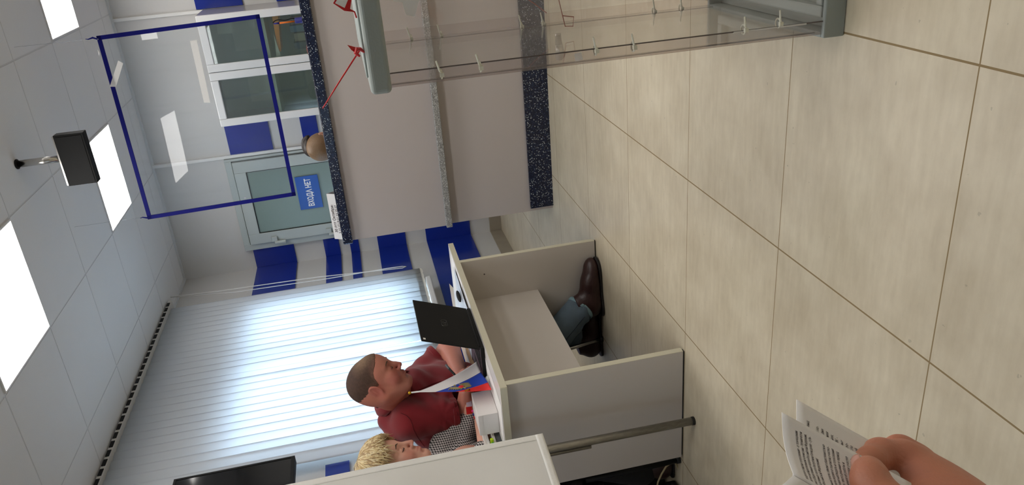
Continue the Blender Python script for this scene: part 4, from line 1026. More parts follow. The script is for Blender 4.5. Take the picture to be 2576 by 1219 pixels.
def add_hand(f, w, d, up, s=1.0, curl=.6, side=1):
    """loosely curled hand: w wrist, d pointing direction, up back-of-hand direction, side +1 thumb to the left of d"""
    w, d, up = V(w), V(d) / np.linalg.norm(d), V(up); up = up - d * np.dot(up, d); up /= np.linalg.norm(up); l = np.cross(up, d) * side
    f.cone(w, w + d * .03 * s, .024 * s, .026 * s, .01)
    f.ell(w + d * .055 * s, (.048 * s, .040 * s, .018 * s), .015, '+', np.stack([d, l, up], 1))
    for k, (o, ln) in enumerate(((.028, .072), (.010, .080), (-.009, .074), (-.026, .058))):
        b = w + d * .090 * s + l * o * s; a1 = curl * .6; a2 = curl * 1.5; a3 = curl * 2.2; r = .0092 * s
        p1 = b + (d * math.cos(a1) - up * math.sin(a1)) * ln * .45 * s; p2 = p1 + (d * math.cos(a2) - up * math.sin(a2)) * ln * .33 * s; p3 = p2 + (d * math.cos(a3) - up * math.sin(a3)) * ln * .25 * s
        f.cone(b - d * .02 * s, b, r * 1.1, r, .008); f.cone(b, p1, r, r * .92, .003); f.cone(p1, p2, r * .92, r * .85, .002); f.cone(p2, p3, r * .85, r * .72, .002)
    t0 = w + d * .025 * s + l * .025 * s; t1 = t0 + (d * .6 + l * .55 - up * .25) * .042 * s; t2 = t1 + (d * .9 + l * .1 - up * .35) * .034 * s
    f.cone(t0, t1, .013 * s, .0115 * s, .01); f.cone(t1, t2, .0115 * s, .009 * s, .003)

def strands(T, specs, name, m_, parent, colf):
    m = MB(); cols = []
    for (pts, r, cc) in specs:
        n0 = len(m.v); m.tube(pts, [r * .6, r, r, r * .8, r * .5, r * .15][:len(pts)] if len(pts) <= 6 else np.interp(np.linspace(0, 1, len(pts)), [0, .15, .7, 1], [r * .6, r, r * .85, r * .12]), 6)
        cols += [cc] * (len(m.v) - n0)
    o = m.build(name, m_, parent, smooth=True); paint(o.data, np.array(cols)); return o

# ------------------------------------------------------------------ man in the red polo
Rm = frame_of((.985, .165), 48, 0); sc = 1.01
mc = P(949, 981, X=-1.777) - Rm @ (V((-.008, -.080, -.006)) * sc)
man = thing('person', (mc[0] - .5, mc[1] + .1, 0), 'man with cropped hair in a dark red polo shirt sitting at the desk', 'person')
SR, SL = P(1030, 1060, X=-1.98), P(1056, 938, X=-2.02)
ER, EL = P(1172, 1036, X=-2.00), P(1130, 876, X=-1.95)
WR, WL = P(1172, 985, X=-1.90), P(1162, 946, X=-1.87)
for w_ in (ER, EL, WR, WL): w_[2] = max(w_[2], TZ + .045)
HP = V((-2.40, 3.02, .52)); NB = V((-1.985, 2.91, 1.090))
f = Field((-2.62, 2.40, .40), (-1.58, 3.36, 1.36), .0042)
T = add_head(f, mc, Rm, sc, fat=.010)
f.cone(T((-.032, 0, -.035)), NB, .064, .070, .035)
f.cone(T((.0, 0, -.070)), NB + V((.04, 0, -.03)), .046, .052, .04)
f.cone(NB, (SR + SL) / 2 + V((-.06, 0, -.08)), .06, .07, .02); f.cone((SR + SL) / 2 + V((-.06, 0, -.10)), HP + V((0, 0, .06)), .08, .12, .04)
f.cone(SR + V((-.02, .05, -.02)), ER, .055, .046, .03).cone(ER, WR, .046, .030, .02)
f.cone(SL + V((-.02, -.05, -.02)), EL, .055, .050, .03).cone(EL, WL, .050, .030, .02)
add_hand(f, WR, (.45, .6, -.12), (0, 0, 1), .9, 1.1, 1)
add_hand(f, WL, (.35, -.7, -.12), (0, 0, 1), .95, .9, -1)
me, pos = f.mesh('body', 2); paint(me, face_colors(pos, mc, Rm, sc, (190, 122, 104), (150, 72, 72), (176, 84, 80)))
body = link_mesh('body', me, M['skin'], man, smooth=True)
# hair
g = Field(mc - .2, mc + .2, .003)
for (p, r) in (((-.016, 0, .024), (.0992, .0792, .0842)), ((-.050, 0, .012), (.0625, .0685, .0725)), ((.040, 0, .030), (.0525, .0625, .0625))): g.ell(T(p), V(r) * sc, .02, '+', Rm)
def hairline(X_, Y_, Z_):
    d = [X_ - mc[0], Y_ - mc[1], Z_ - mc[2]]; l = [sum(d[i] * Rm[i][j] for i in range(3)) / sc for j in range(3)]
    zl = np.interp(l[0], [-.12, -.085, -.06, -.035, -.018, -.010, .012, .022, .036, .060, .080], [-.085, -.080, -.060, -.028, .010, .0, .0, .030, .048, .060, .074])
    fr = .0018 * np.sin(l[0] * 620) * np.sin(l[1] * 540 + l[2] * 700)
    return l, zl, fr
X_, Y_, Z_ = np.meshgrid(*g.ax, indexing='ij'); l, zl, fr = hairline(X_, Y_, Z_)
g.v = (g.v + np.clip((l[2] - .07) * .0, -.004, 0) + fr * .6).astype(np.float32) - .0012 * np.clip(l[2] / .08, 0, 1).astype(np.float32) * 2
g.v = np.maximum(g.v, ((zl - l[2]) * sc * .75 + fr).astype(np.float32))
me, pos = g.mesh('hair', 1); Lh = ((pos - mc) @ Rm) / sc; zz = np.interp(Lh[:, 0], [-.12, -.085, -.06, -.035, -.018, -.010, .012, .022, .036, .060, .080], [-.085, -.080, -.060, -.028, .010, .0, .0, .030, .048, .060, .074])
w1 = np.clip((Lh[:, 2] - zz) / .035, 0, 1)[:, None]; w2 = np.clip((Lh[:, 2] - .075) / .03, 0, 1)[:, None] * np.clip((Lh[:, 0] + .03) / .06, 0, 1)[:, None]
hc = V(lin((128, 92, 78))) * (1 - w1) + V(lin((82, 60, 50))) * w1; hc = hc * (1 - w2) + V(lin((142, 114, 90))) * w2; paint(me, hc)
link_mesh('hair', me, M['hairfade'], man, smooth=True)
# brows and lash lines
def curve_on(pts, r, nm, mt, par=None, n=6): return MB().tube([T(p) for p in pts], r, n).build(nm, M[mt], par or man, smooth=True)
for q in (-1, 1):
    curve_on([(.0925, q * .012, .0215), (.0905, q * .026, .0245), (.0835, q * .040, .0235), (.0740, q * .050, .019)], [.0018, .0030, .0026, .0010], 'eyebrow', 'hairm')
    curve_on([(.0865, q * .018, -.0055), (.0895, q * .030, -.0075), (.0845, q * .043, -.0060)], [.0008, .0016, .0009], 'eyelash', 'lash')
curve_on([(.0830, -.023, -.0670), (.0945, -.008, -.0672), (.0945, .008, -.0672), (.0830, .023, -.0670)], [.0006, .0012, .0012, .0006], 'lip_line', 'lash')
# polo shirt
f = Field((-2.72, 2.38, .42), (-1.66, 3.42, 1.22), .0052)
sh = (SR + SL) / 2
f.ell(sh + V((-.045, 0, -.085)), (.140, .205, .150), 0).ell(sh + V((-.13, .02, -.30)), (.170, .205, .20), .10).ell(HP + V((.02, 0, .06)), (.19, .20, .16), .08)
f.ell(sh + V((-.03, 0, -.17)), (.125, .17, .14), .07).ell(NB + V((.010, -.005, -.075)), (.105, .125, .070), .05)
f.ell(sh + V((-.09, -.10, -.10)), (.12, .13, .16), .06).ell(sh + V((-.14, -.12, -.30)), (.13, .12, .18), .06)
AXc = rot_to((.76, .06, -.64), (.4, 0, .8)); f.ell(V((-1.958, 2.903, 1.122)) - AXc[:, 2] * .038, (.112, .095, .045), .02, '+', AXc)
f.cone(P(978, 1054, X=-2.04), P(1005, 1084, X=-2.06), .046, .060, .05)
for S_, sy in ((SR, 1), (SL, -1)):
    f.cone(NB + V((-.005, -sy * .03, -.030)), S_ + V((-.015, sy * .02, -.008)), .068, .066, .05)
UR = SR + (ER - SR) * .83; UL = SL + (EL - SL) * .66
f.cone(SR + V((-.01, .03, -.015)), UR, .076, .069, .05).cone(SL + V((-.01, -.03, -.015)), UL, .076, .068, .05)
def folds(x, y, z):
    d1 = np.sqrt((x - SR[0]) ** 2 + (y - SR[1]) ** 2 + (z - SR[2] + .10) ** 2); a1 = np.arctan2(z - SR[2] + .14, (y - SR[1]) * .54 + (x - SR[0]) * .84)
    rad = np.sin(a1 * 9 + 6 * d1) * np.clip(d1 * 12 - .5, 0, 1) * np.clip(2.4 - d1 * 9, 0, 1)
    w = np.abs(np.sin((z * .5 + y + x * .6) * 34 + 2.2 * np.sin(z * 11 + x * 7)))
    return .0055 * rad + .007 * (w - .6) * np.clip(np.sin(z * 13 + y * 8), 0, 1) + .003 * np.sin((z - y) * 55 + 2 * np.sin(x * 14))
f.warp(folds)
for (U_, S_, El) in ((UR, SR, ER), (UL, SL, EL)):
    n_ = (El - S_) / np.linalg.norm(El - S_)
    X_, Y_, Z_ = np.meshgrid(*f.ax, indexing='ij'); dpl = (X_ - U_[0]) * n_[0] + (Y_ - U_[1]) * n_[1] + (Z_ - U_[2]) * n_[2]
    near = np.sqrt((X_ - U_[0]) ** 2 + (Y_ - U_[1]) ** 2 + (Z_ - U_[2]) ** 2) < .13; f.v = np.where(near, np.maximum(f.v, dpl), f.v).astype(np.float32)
me, _ = f.mesh('polo_shirt', 2); polo = link_mesh('polo_shirt', me, M['polo'], man, smooth=True)
# sleeve rims and collar
from mathutils.bvhtree import BVHTree
bvh = BVHTree.FromPolygons([v.co[:] for v in polo.data.vertices], [p.vertices[:] for p in polo.data.polygons])
POF = V(origin_of(man))
def on_polo(x, y, off=.0005):
    d = P(x, y, D=1.0) - EYE; hit = bvh.ray_cast(Vector(EYE - POF), Vector(d)); return None if hit[0] is None else V(hit[0]) + POF - d * off
def stitched(pts, r, nm, mt):
    xs_ = np.array(pts, float); tt = np.linspace(0, len(pts) - 1, 28); q = [on_polo(np.interp(t_, range(len(pts)), xs_[:, 0]), np.interp(t_, range(len(pts)), xs_[:, 1])) for t_ in tt]
    q = [p for p in q if p is not None]
    if len(q) > 3: MB().tube(q, r, 6).build(nm, mt, polo, smooth=True)
SEAM = mat('dark red stitched seam', (84, 8, 16), .95)
stitched([(1008, 1038), (1022, 1044), (1032, 1054), (1037, 1066), (1041, 1080), (1048, 1094), (1057, 1108), (1068, 1122)], .0016, 'armhole_seam', SEAM)
stitched([(1142, 1008), (1148, 1030), (1156, 1056)], .0012, 'hem_stitch', SEAM)
stitched([(1046, 984), (1066, 975), (1086, 966), (1110, 958)], .0020, 'placket', SEAM)
for (U_, S_, El) in ((UR, SR, ER), (UL, SL, EL)):
    n_ = (El - S_) / np.linalg.norm(El - S_); MB().cyl(U_ - n_ * .022, U_ + n_ * .003, .0705, 36, r2=.0695).build('sleeve_rim', M['polo'], polo, smooth=False, bevel=.003)
e1 = V((.76, .06, -.64)); e1 /= np.linalg.norm(e1); ax = V((0, 0, 1)) - e1 * e1[2]; ax /= np.linalg.norm(ax); e2 = np.cross(ax, e1)
nk = V((-1.953, 2.900, 1.116)) + ax * .010; G = []
for i in range(57):
    an = math.radians(-162 + 324 * i / 56) + math.pi; c_, s__ = math.cos(an), math.sin(an); front = max(0, c_)
    rim = nk + e1 * .092 * c_ + e2 * .080 * s__; dirv = (e1 * .100 * c_ + e2 * .080 * s__); dirv /= np.linalg.norm(dirv)
    base_ = rim - ax * .012 + dirv * .008; top_ = rim + ax * .026 - dirv * .004; low = rim - ax * (.010 + .030 * front ** 2) + dirv * (.024 + .012 * front)
    G.append([base_, top_ - dirv * .003, top_ + ax * .003 + dirv * .002, top_ + dirv * .009 - ax * .002, low * .5 + (top_ + dirv * .010) * .5 + dirv * .003, low])
MB().grid(G, .0028).build('collar', M['polo'], polo, smooth=True)
# trousers and shoes
KR, AR = V((-2.23, 3.190, .520)), V((-1.968, 3.385, .108)); KL, AL = V((-2.02, 3.36, .520)), V((-2.16, 3.43, .125))
f = Field((-2.62, 2.84, .08), (-1.86, 3.56, .72), .005)
f.ell(HP + V((.02, .04, -.01)), (.17, .20, .12), 0)
f.cone(HP + V((.02, -.02, 0)), KR, .095, .080, .05).cone(KR, AR, .084, .074, .03)
f.cone(HP + V((.02, .12, 0)), KL, .095, .080, .05).cone(KL, AL, .074, .058, .03)
f.warp(lambda x, y, z: .004 * np.sin(z * 70 + 3 * np.sin(x * 20)) * np.clip((.40 - z) * 4, 0, 1) * np.sin(y * 25))
for A_, K_ in ((AR, KR), (AL, KL)):
    n_ = (A_ - K_) / np.linalg.norm(A_ - K_); X_, Y_, Z_ = np.meshgrid(*f.ax, indexing='ij'); dpl = (X_ - A_[0]) * n_[0] + (Y_ - A_[1]) * n_[1] + (Z_ - A_[2]) * n_[2]
    near = np.sqrt((X_ - A_[0]) ** 2 + (Y_ - A_[1]) ** 2 + (Z_ - A_[2]) ** 2) < .12; f.v = np.where(near, np.maximum(f.v, dpl), f.v).astype(np.float32)
me, _ = f.mesh('jeans', 2); jn = link_mesh('jeans', me, M['jeans'], man, smooth=True)
n_ = (AR - KR) / np.linalg.norm(AR - KR)
side = V((.55, -.84, 0)); side -= n_ * np.dot(side, n_); side /= np.linalg.norm(side); oth = np.cross(n_, side)
m = MB(); ring = lambda c_, r: [c_ + side * r * math.cos(k * math.pi / 18) + oth * r * math.sin(k * math.pi / 18) for k in range(37)]
m.grid([ring(AR - n_ * .018, .0755), ring(AR - n_ * .004, .0768), ring(AR + n_ * .003, .0752)], .0015); m.build('jeans_hem', M['jeanslt'], jn, smooth=True)
m = MB(); pts = [KR + (AR - KR) * u + (side * .86 + oth * .5) * (.0850 - .0100 * u) for u in np.linspace(.2, .97, 9)]; m.tube(pts, .0018, 6); m.build('jeans_seam', M['thread'], jn, smooth=True)
def shoe(c, d, par, s=1.0):
    d = V(d) / np.linalg.norm(d); l = V((-d[1], d[0], 0)); Rs = np.stack([d, l, V((0, 0, 1))], 1); c = V(c)
    f = Field(c - V((.26, .26, .03)), c + V((.26, .26, .17)), .0035); Q = lambda x, y, z: c + Rs @ V((x, y, z)) * s
    f.ell(Q(-.095, 0, .055), V((.050, .038, .050)) * s, 0, '+', Rs).ell(Q(-.02, 0, .045), V((.085, .044, .045)) * s, .03, '+', Rs).ell(Q(.075, .004, .036), V((.080, .050, .036)) * s, .03, '+', Rs)
    f.cone(Q(-.075, 0, .060), Q(-.070, 0, .122), .046 * s, .047 * s, .03).cone(Q(-.04, 0, .078), Q(.04, 0, .058), .040 * s, .036 * s, .03).cone(Q(.03, 0, .050), Q(.105, .004, .036), .040 * s, .034 * s, .03)
    f.cut(Q(0, 0, .012), (0, 0, -1)); f.cut(Q(-.07, 0, .135), (-.2 * d[0], -.2 * d[1], 1))
    me, _ = f.mesh('shoe', 2); sh_ = link_mesh('shoe', me, M['shoe'], par, smooth=True)
    prof = [(-.148, .0), (-.142, .028), (-.10, .040), (-.03, .036), (.04, .047), (.09, .053), (.135, .040), (.157, .014), (.160, 0)]
    prof = [(-.148, .0), (-.146, .016), (-.138, .030), (-.122, .037), (-.10, .040), (-.03, .037), (.0, .040), (.04, .047), (.075, .052), (.10, .051), (.125, .044), (.145, .029), (.156, .014), (.159, 0)]; prof = [(x, y * .93) for x, y in prof]
    out_ = prof + [(x, -y) for x, y in prof[-2:0:-1]]; m = MB(); n = len(out_)
    vs_ = [Q(x, y, .0 + (.007 * max(0, (x - .11) / .05))) for x, y in out_] + [Q(x, y, .011 + .008 * max(0, (x - .11) / .05)) for x, y in out_]
    m.add(vs_, [tuple(range(n - 1, -1, -1)), tuple(range(n, 2 * n))] + [(k, (k + 1) % n, n + (k + 1) % n, n + k) for k in range(n)]); m.build('sole', M['sole'], sh_, bevel=.002)
    m = MB()
    m.tube([Q(-.01, -.045, .07), Q(.0, -.034, .092), Q(.01, 0, .103), Q(.0, .034, .092), Q(-.01, .045, .07)], .0022, 6); m.build('stitched_edge', M['sole'], sh_, smooth=True)
shoe((-1.872, 3.385, 0.001), (.95, .20, 0), man, 1.03); shoe((-2.15, 3.43, .001), (.95, .2, 0), man, 1.0)
# pen in his hand
a, b = P(1122, 918, X=-1.84), P(1156, 955, X=-1.80)
t = thing('pen', b, 'black pen in the hand of the man in the red polo', 'pen')
MB().cyl(a, b, .0048, 12).build('barrel', M['blackpl'], t, smooth=True); MB().cyl(a, a + (b - a) * .28, .0052, 12).build('grip', mat('grey rubber grip', (84, 88, 92), .5), t, smooth=True)

# ------------------------------------------------------------------ blonde woman
Rw = frame_of((.975, .224), 26, 2); sw_ = 1.0
wc = P(1037, 1106, X=-1.90) - Rw @ (V((.118, 0, -.032)) * sw_)
wom = thing('person', (wc[0] - .45, wc[1], 0), 'blonde short haired woman in a black and white houndstooth blouse behind the booth fabric', 'person')
f = Field((-2.62, 2.22, .40), (-1.72, 2.84, 1.34), .0042)
T = add_head(f, wc, Rw, sw_, fat=.004, fem=True)
shc = V((wc[0] - .135, wc[1] + .02, wc[2] - .190)); NBw = shc + V((-.01, 0, .06))
WSR = shc + V((.03, -.16, -.02)); WSL = shc + V((.03, .17, -.02))
WER = V((-2.06, 2.40, TZ + .06)); WEL = P(1176, 1072, X=-2.04); WEL[2] = max(WEL[2], TZ + .06)
WWR = P(1192, 1072, X=-1.96); WWR[2] = TZ + .058; WWL = P(1183, 1022, X=-1.955); WWL[2] = max(WWL[2], TZ + .055)
f.cone(T((-.030, 0, -.045)), NBw, .050, .056, .03).cone(NBw, shc + V((0, 0, -.08)), .06, .10, .05).cone(shc + V((0, 0, -.10)), V((-2.42, 2.62, .55)), .11, .13, .05)
f.cone(WSR, WER, .042, .036, .03).cone(WER, WWR, .036, .025, .02).cone(WSL, WEL, .042, .036, .03).cone(WEL, WWL, .036, .025, .02)
add_hand(f, WWR, (.15, .95, -.05), (.2, 0, 1), .88, .5, 1); add_hand(f, WWL, (.15, .80, .05), (.2, 0, 1), .88, .8, 1)
me, pos = f.mesh('body', 2); paint(me, face_colors(pos, wc, Rw, sw_, (222, 168, 146), (190, 96, 92), (208, 120, 108), fem=True)); link_mesh('body', me, M['skinw'], wom, smooth=True)
for q in (-1, 1):
    MB().tube([T(p) for p in ((.0935, q * .010, .0200), (.0930, q * .026, .0270), (.0845, q * .045, .0235))], [.0016, .0028, .0009], 6).build('eyebrow', M['hairm'], wom, smooth=True)
    MB().tube([T(p) for p in ((.0855, q * .018, -.0040), (.0895, q * .029, -.0075), (.0840, q * .043, -.0050), (.080, q * .047, -.003))], [.0008, .0020, .0015, .0006], 6).build('eyelash', M['lash'], wom, smooth=True)
MB().tube([T(p) for p in ((.0830, -.022, -.0675), (.0950, -.007, -.0672), (.0950, .007, -.0672), (.0830, .022, -.0675))], [.0005, .0012, .0012, .0005], 6).build('lip_line', M['lip'], wom, smooth=True)
# blouse
f = Field((-2.66, 2.18, .44), (-1.84, 2.86, 1.08), .0052)
f.ell(shc + V((-.02, 0, -.10)), (.125, .185, .135), 0).ell(shc + V((-.10, .01, -.27)), (.14, .17, .18), .08)
f.cone(NBw + V((0, .02, -.04)), WSL, .052, .052, .04).cone(NBw + V((0, -.02, -.04)), WSR, .052, .052, .04)
UL_ = WSL + (WEL - WSL) * .98; UR_ = WSR + (WER - WSR) * 1.0
f.cone(WSL, UL_, .060, .056, .04).cone(WSR, UR_, .062, .060, .04); f.cone(UR_, UR_ + (WWR - WER) * .42, .058, .050, .02); f.cone(UL_, UL_ + (WWL - WEL) * .35, .052, .046, .02)
f.cone(NBw + V((0, 0, -.04)), NBw + V((.02, 0, .02)), .066, .060, .03)
f.warp(lambda x, y, z: .0045 * np.sin((z + y * .8) * 60 + 2 * np.sin(x * 15)) * np.sin(z * 13))
me, _ = f.mesh('blouse', 2); link_mesh('blouse', me, M['hound'], wom, smooth=True)
f = Field((-2.66, 2.30, .02), (-1.96, 2.92, .62), .008)
f.ell((-2.44, 2.62, .54), (.18, .18, .09), 0).cone((-2.42, 2.56, .53), (-2.08, 2.50, .53), .09, .07, .04).cone((-2.42, 2.70, .53), (-2.06, 2.72, .53), .09, .07, .04)
f.cone((-2.12, 2.50, .50), (-2.27, 2.48, .14), .082, .075, .03).cone((-2.06, 2.72, .52), (-2.20, 2.74, .12), .07, .055, .03)
me, _ = f.mesh('trousers', 2); link_mesh('trousers', me, M['blackcloth'], wom, smooth=True)
shoe((-2.20, 2.465, .001), (.97, .1, 0), wom, .86); shoe((-2.14, 2.75, .001), (.97, .1, 0), wom, .86)
# hair: soft base volume plus layered locks
g = Field(wc - .22, wc + .22, .0036)
for (p, r) in (((-.018, 0, .034), (.108, .092, .093)), ((-.055, 0, .015), (.072, .082, .085)), ((.030, 0, .050), (.060, .068, .054))): g.ell(T(p), V(r) * sw_, .03, '+', Rw)
X_, Y_, Z_ = np.meshgrid(*g.ax, indexing='ij'); d_ = [X_ - wc[0], Y_ - wc[1], Z_ - wc[2]]; l = [sum(d_[i] * Rw[i][j] for i in range(3)) for j in range(3)]
zl = np.interp(l[0], [-.12, -.06, -.03, .0, .025, .045, .060, .075], [-.085, -.085, -.060, -.035, .005, .050, .085, .12])
g.v = (g.v + .004 * np.sin(l[0] * 70 + 30 * l[1]) * np.sin(l[2] * 60 + l[1] * 25)).astype(np.float32); g.v = np.maximum(g.v, ((zl - l[2]) * .75).astype(np.float32))
me, pos = g.mesh('hair', 2); rz = np.random.RandomState(3)
paint(me, np.tile(V(lin((176, 148, 100))), (len(pos), 1))); hb = link_mesh('hair', me, M['blonde'], wom, smooth=True)
specs = []
tones = [(224, 204, 158), (210, 186, 136), (232, 216, 176), (184, 154, 108), (216, 194, 146), (166, 136, 96)]
for k in range(1250):
    az = rz.uniform(-math.pi, math.pi); st_ = rz.uniform(0.0, 1.15); crown = V((-.055, .0, .0))
    ca_, sa_ = math.cos(az), math.sin(az)
    def surf(th, az_, lift):
        # ellipsoid-like skull surface, th from the crown
        rx = .124 if math.cos(az_) > 0 else .116
        return V((-.016 + rx * math.sin(th) * math.cos(az_),   .096 * math.sin(th) * math.sin(az_), .036 + .106 * math.cos(th))) * (1 + lift) - V((0, 0, .036 * lift))
    fr_w = max(0, ca_)          # towards the face
    th_end = np.interp(abs(az), [0, .45, .9, 1.3, 1.8, 2.4, 3.15], [1.20, 1.26, 1.62, 1.95, 2.15, 2.25, 2.3]) * rz.uniform(.80, 1.04)
    th0 = max(.12, th_end * st_ * .55); n_ = 9; pts = []; sway = rz.uniform(-.34, .34); wav = rz.uniform(0, 6)
    for i in range(n_):
        u = i / (n_ - 1); th = th0 + (th_end - th0) * u; a_ = az + sway * u + .05 * math.sin(wav + u * 6)
        lift = .045 + .05 * math.sin(u * math.pi) * rz.uniform(.6, 1.3) + (0.05 * u * u if rz.rand() < .3 else -.03 * u)
        pts.append(T(surf(th, a_, lift)))
    specs.append((pts, rz.uniform(.0011, .0030), V(lin(tones[rz.randint(6)]))))
for k in range(26):            # flyaways at the crown
    az = rz.uniform(-3.1, 3.1); b0 = T(V((-.05 + .04 * math.cos(az), .05 * math.sin(az), .13))); specs.append(([b0, b0 + Rw @ V((-.01, .01 * math.sin(az), .012)), b0 + Rw @ V((-.03, .02 * math.sin(az), .014)), b0 + Rw @ V((-.05, .03 * math.sin(az), .004))], .0012, V(lin(tones[2]))))
strands(T, specs, 'hair_locks', M['blonde'], hb, None)

# ------------------------------------------------------------------ two people behind the counter
def back_person(c, face, label, hair, bun=None, top=(120, 60, 60)):
    Rb = frame_of(face, 12); c = V(c); t = thing('person', (c[0], c[1], 0), label, 'person')
    f = Field(c + V((-.30, -.26, -.62)), c + V((.30, .26, .17)), .0065); T = add_head(f, c, Rb, 1.0)
    f.cone(T((-.03, 0, -.045)), c + V((0, 0, -.20)), .052, .058, .03)
    for q in (-1, 1): f.cone(c + V((0, 0, -.24)), c + Rb @ V((-.02, q * .17, -.27)), .06, .055, .04); f.cone(c + Rb @ V((-.02, q * .18, -.28)), c + Rb @ V((.02, q * .20, -.50)), .05, .042, .03)
    f.cone(c + V((0, 0, -.26)), c + V((0, 0, -.52)), .11, .12, .06)
    me, pos = f.mesh('body', 1); paint(me, np.tile(V(lin((208, 156, 132))), (len(pos), 1))); link_mesh('body', me, M['skinw'], t, smooth=True)
    g = Field(c + V((-.34, -.30, -.66)), c + V((.34, .30, -.14)), .0075)
    for q in (-1, 1): g.cone(c + V((0, 0, -.25)), c + Rb @ V((-.02, q * .17, -.27)), .075, .07, .04); g.cone(c + Rb @ V((-.02, q * .18, -.28)), c + Rb @ V((.02, q * .20, -.46)), .065, .056, .03)
    g.cone(c + V((0, 0, -.28)), c + V((0, 0, -.54)), .125, .14, .06)
    me, _ = g.mesh('shirt', 2); link_mesh('shirt', me, mat('shirt of person behind the counter', top, .8), t, smooth=True)
    g = Field(c + V((-.18, -.18, -.2)), c + V((.18, .18, .2)), .004)
    for (p, r) in (((-.018, 0, .028), (.104, .086, .090)), ((-.052, 0, .012), (.068, .076, .080)), ((.040, 0, .036), (.050, .066, .062))): g.ell(T(p), V(r), .02, '+', Rb)
    X_, Y_, Z_ = np.meshgrid(*g.ax, indexing='ij'); d_ = [X_ - c[0], Y_ - c[1], Z_ - c[2]]; l = [sum(d_[i] * Rb[i][j] for i in range(3)) for j in range(3)]
    zl = np.interp(l[0], [-.12, -.06, -.02, .03, .07], [-.085, -.075, -.03, .03, .07]); g.v = np.maximum(g.v + (.0004 * np.sin(l[1] * 900)).astype(np.float32), ((zl - l[2]) * .75).astype(np.float32))
    me, _ = g.mesh('hair', 1); h_ = link_mesh('hair', me, M[hair], t, smooth=True)
    if bun:
        G = MB(); pts = [c + Rb @ V((.0, .058 * math.cos(a), .100 + .036 * math.sin(a))) for a in np.linspace(-.2, math.pi + .2, 11)]
        G.tube(pts, .018, 10); G.build('hair_roll', M['darkhair'], h_, smooth=True)
        MB().ball(c + Rb @ V((-.005, 0, .108)), (.060, .066, .034), 22, 14).build('hair_roll', M['darkhair'], h_, smooth=True)
    return t
back_person((-1.385, 4.98, 1.315), (.1, 1), 'person with light brown hair and dark hair roll seen over the counter top', 'brownhair', True, (150, 150, 156))
back_person((-.775, 4.98, 1.20), (-.1, 1), 'person with auburn hair whose crown just shows above the counter near the pen stand', 'redhair', False, (90, 96, 120))

# ================================================================== foreground hand with the printed booklet
def H_(x, y, d): return P(x, y, D=d)
hand = thing('person', H_(2330, 1180, .55), 'close hand of a person holding printed pages at the edge of the picture', 'person')
pts_all = [H_(2120, 1080, .45), H_(2620, 1420, .45), H_(2120, 1480, .68), H_(2620, 1080, .68)]
lo = np.min(pts_all, 0) - .03; hi = np.max(pts_all, 0) + .03
p00 = H_(1966, 1037, .500); p10 = H_(1996, 1194, .465)
dn = V(H_(2250, 1192, .512)) - p00; dn = dn / np.linalg.norm(dn) * .078
pn = np.cross(p10 - p00, dn); pn /= np.linalg.norm(pn)
def PG(x, y, behind=0.0):      # a point seen at x, y that lies this far behind the held page
    d = P(x, y, D=1.0) - EYE; t_ = np.dot(p00 - EYE, pn) / np.dot(d, pn); return EYE + d * (t_ + behind)
f = Field(lo, hi, .0016)
c = lambda a, b, r0, r1, k=.004: f.cone(a, b, r0, r1, k)
MI = H_(2285, 1176, .552); W0 = H_(2424, 1350, .530)
# back of the hand as four metacarpal ridges, wrist and forearm
for (a_, r0) in ((MI, .0150), (H_(2298, 1174, .572), .0150), (H_(2318, 1205, .588), .0140), (H_(2332, 1238, .600), .0130)):
    c(a_, a_ + (W0 - a_) * .62, r0, .0190, .008)
c(H_(2352, 1268, .545), W0, .0225, .0240, .016); c(W0, H_(2580, 1610, .50), .0250, .0320, .02)
c(H_(2290, 1325, .520), H_(2390, 1370, .53), .0150, .0210, .016)
# index finger, behind the page at its tip
i1, i2, i3, i4 = H_(2266, 1158, .548), H_(2216, 1148, .538), PG(2190, 1160, .014), PG(2176, 1168, .012)
c(MI, i1, .0140, .0122, .006); c(i1, i2, .0118, .0106, .004); c(i2, i3, .0104, .0092, .002); c(i3, i4, .0088, .0074, .002)
f.ell(i2, (.0112, .0112, .0112), .003)
# middle finger, its knuckle rising behind the index
c(H_(2298, 1174, .572), H_(2264, 1136, .572), .0135, .0112, .005); c(H_(2264, 1136, .572), H_(2228, 1160, .582), .0106, .0095, .002); c(H_(2228, 1160, .582), H_(2198, 1182, .584), .0092, .0078, .002)
c(H_(2318, 1205, .588), H_(2280, 1182, .598), .0125, .0105, .005); c(H_(2280, 1182, .598), H_(2242, 1202, .600), .0100, .0088, .002); c(H_(2242, 1202, .600), H_(2214, 1218, .600), .0086, .0074, .002)
c(H_(2332, 1238, .600), H_(2294, 1230, .610), .0112, .0092, .005); c(H_(2294, 1230, .610), H_(2262, 1242, .612), .0088, .0078, .002); c(H_(2262, 1242, .612), H_(2242, 1256, .610), .0076, .0066, .002)
# thumb lying on the page
t1, t2, t3, t4 = H_(2318, 1320, .515), PG(2238, 1280, -.012), PG(2193, 1222, -.0125), PG(2185, 1184, -.0105)
c(t1, t2, .0165, .0125, .010); c(t2, t3, .0115, .0098, .006); c(t3, t4, .0094, .0086, .004)
f.ell((t3 + t4) / 2, (.0102, .0102, .0100), .004); f.ell(t2 * .3 + t3 * .7, (.0104, .0104, .0104), .003)
me, pos = f.mesh('body', 3)
col = np.tile(V(lin((190, 124, 98))), (len(pos), 1))
for (x, y, d, r, rgb, a) in ((2190, 1195, .49, .016, (204, 136, 112), .6), (2262, 1130, .57, .014, (176, 108, 86), .6), (2230, 1150, .54, .022, (206, 134, 112), .6), (2300, 1240, .54, .03, (172, 106, 80), .5)):
    w_ = np.clip(1.3 - np.linalg.norm(pos - H_(x, y, d), axis=1) / r, 0, 1)[:, None] * a; col = col * (1 - w_) + V(lin(rgb)) * w_
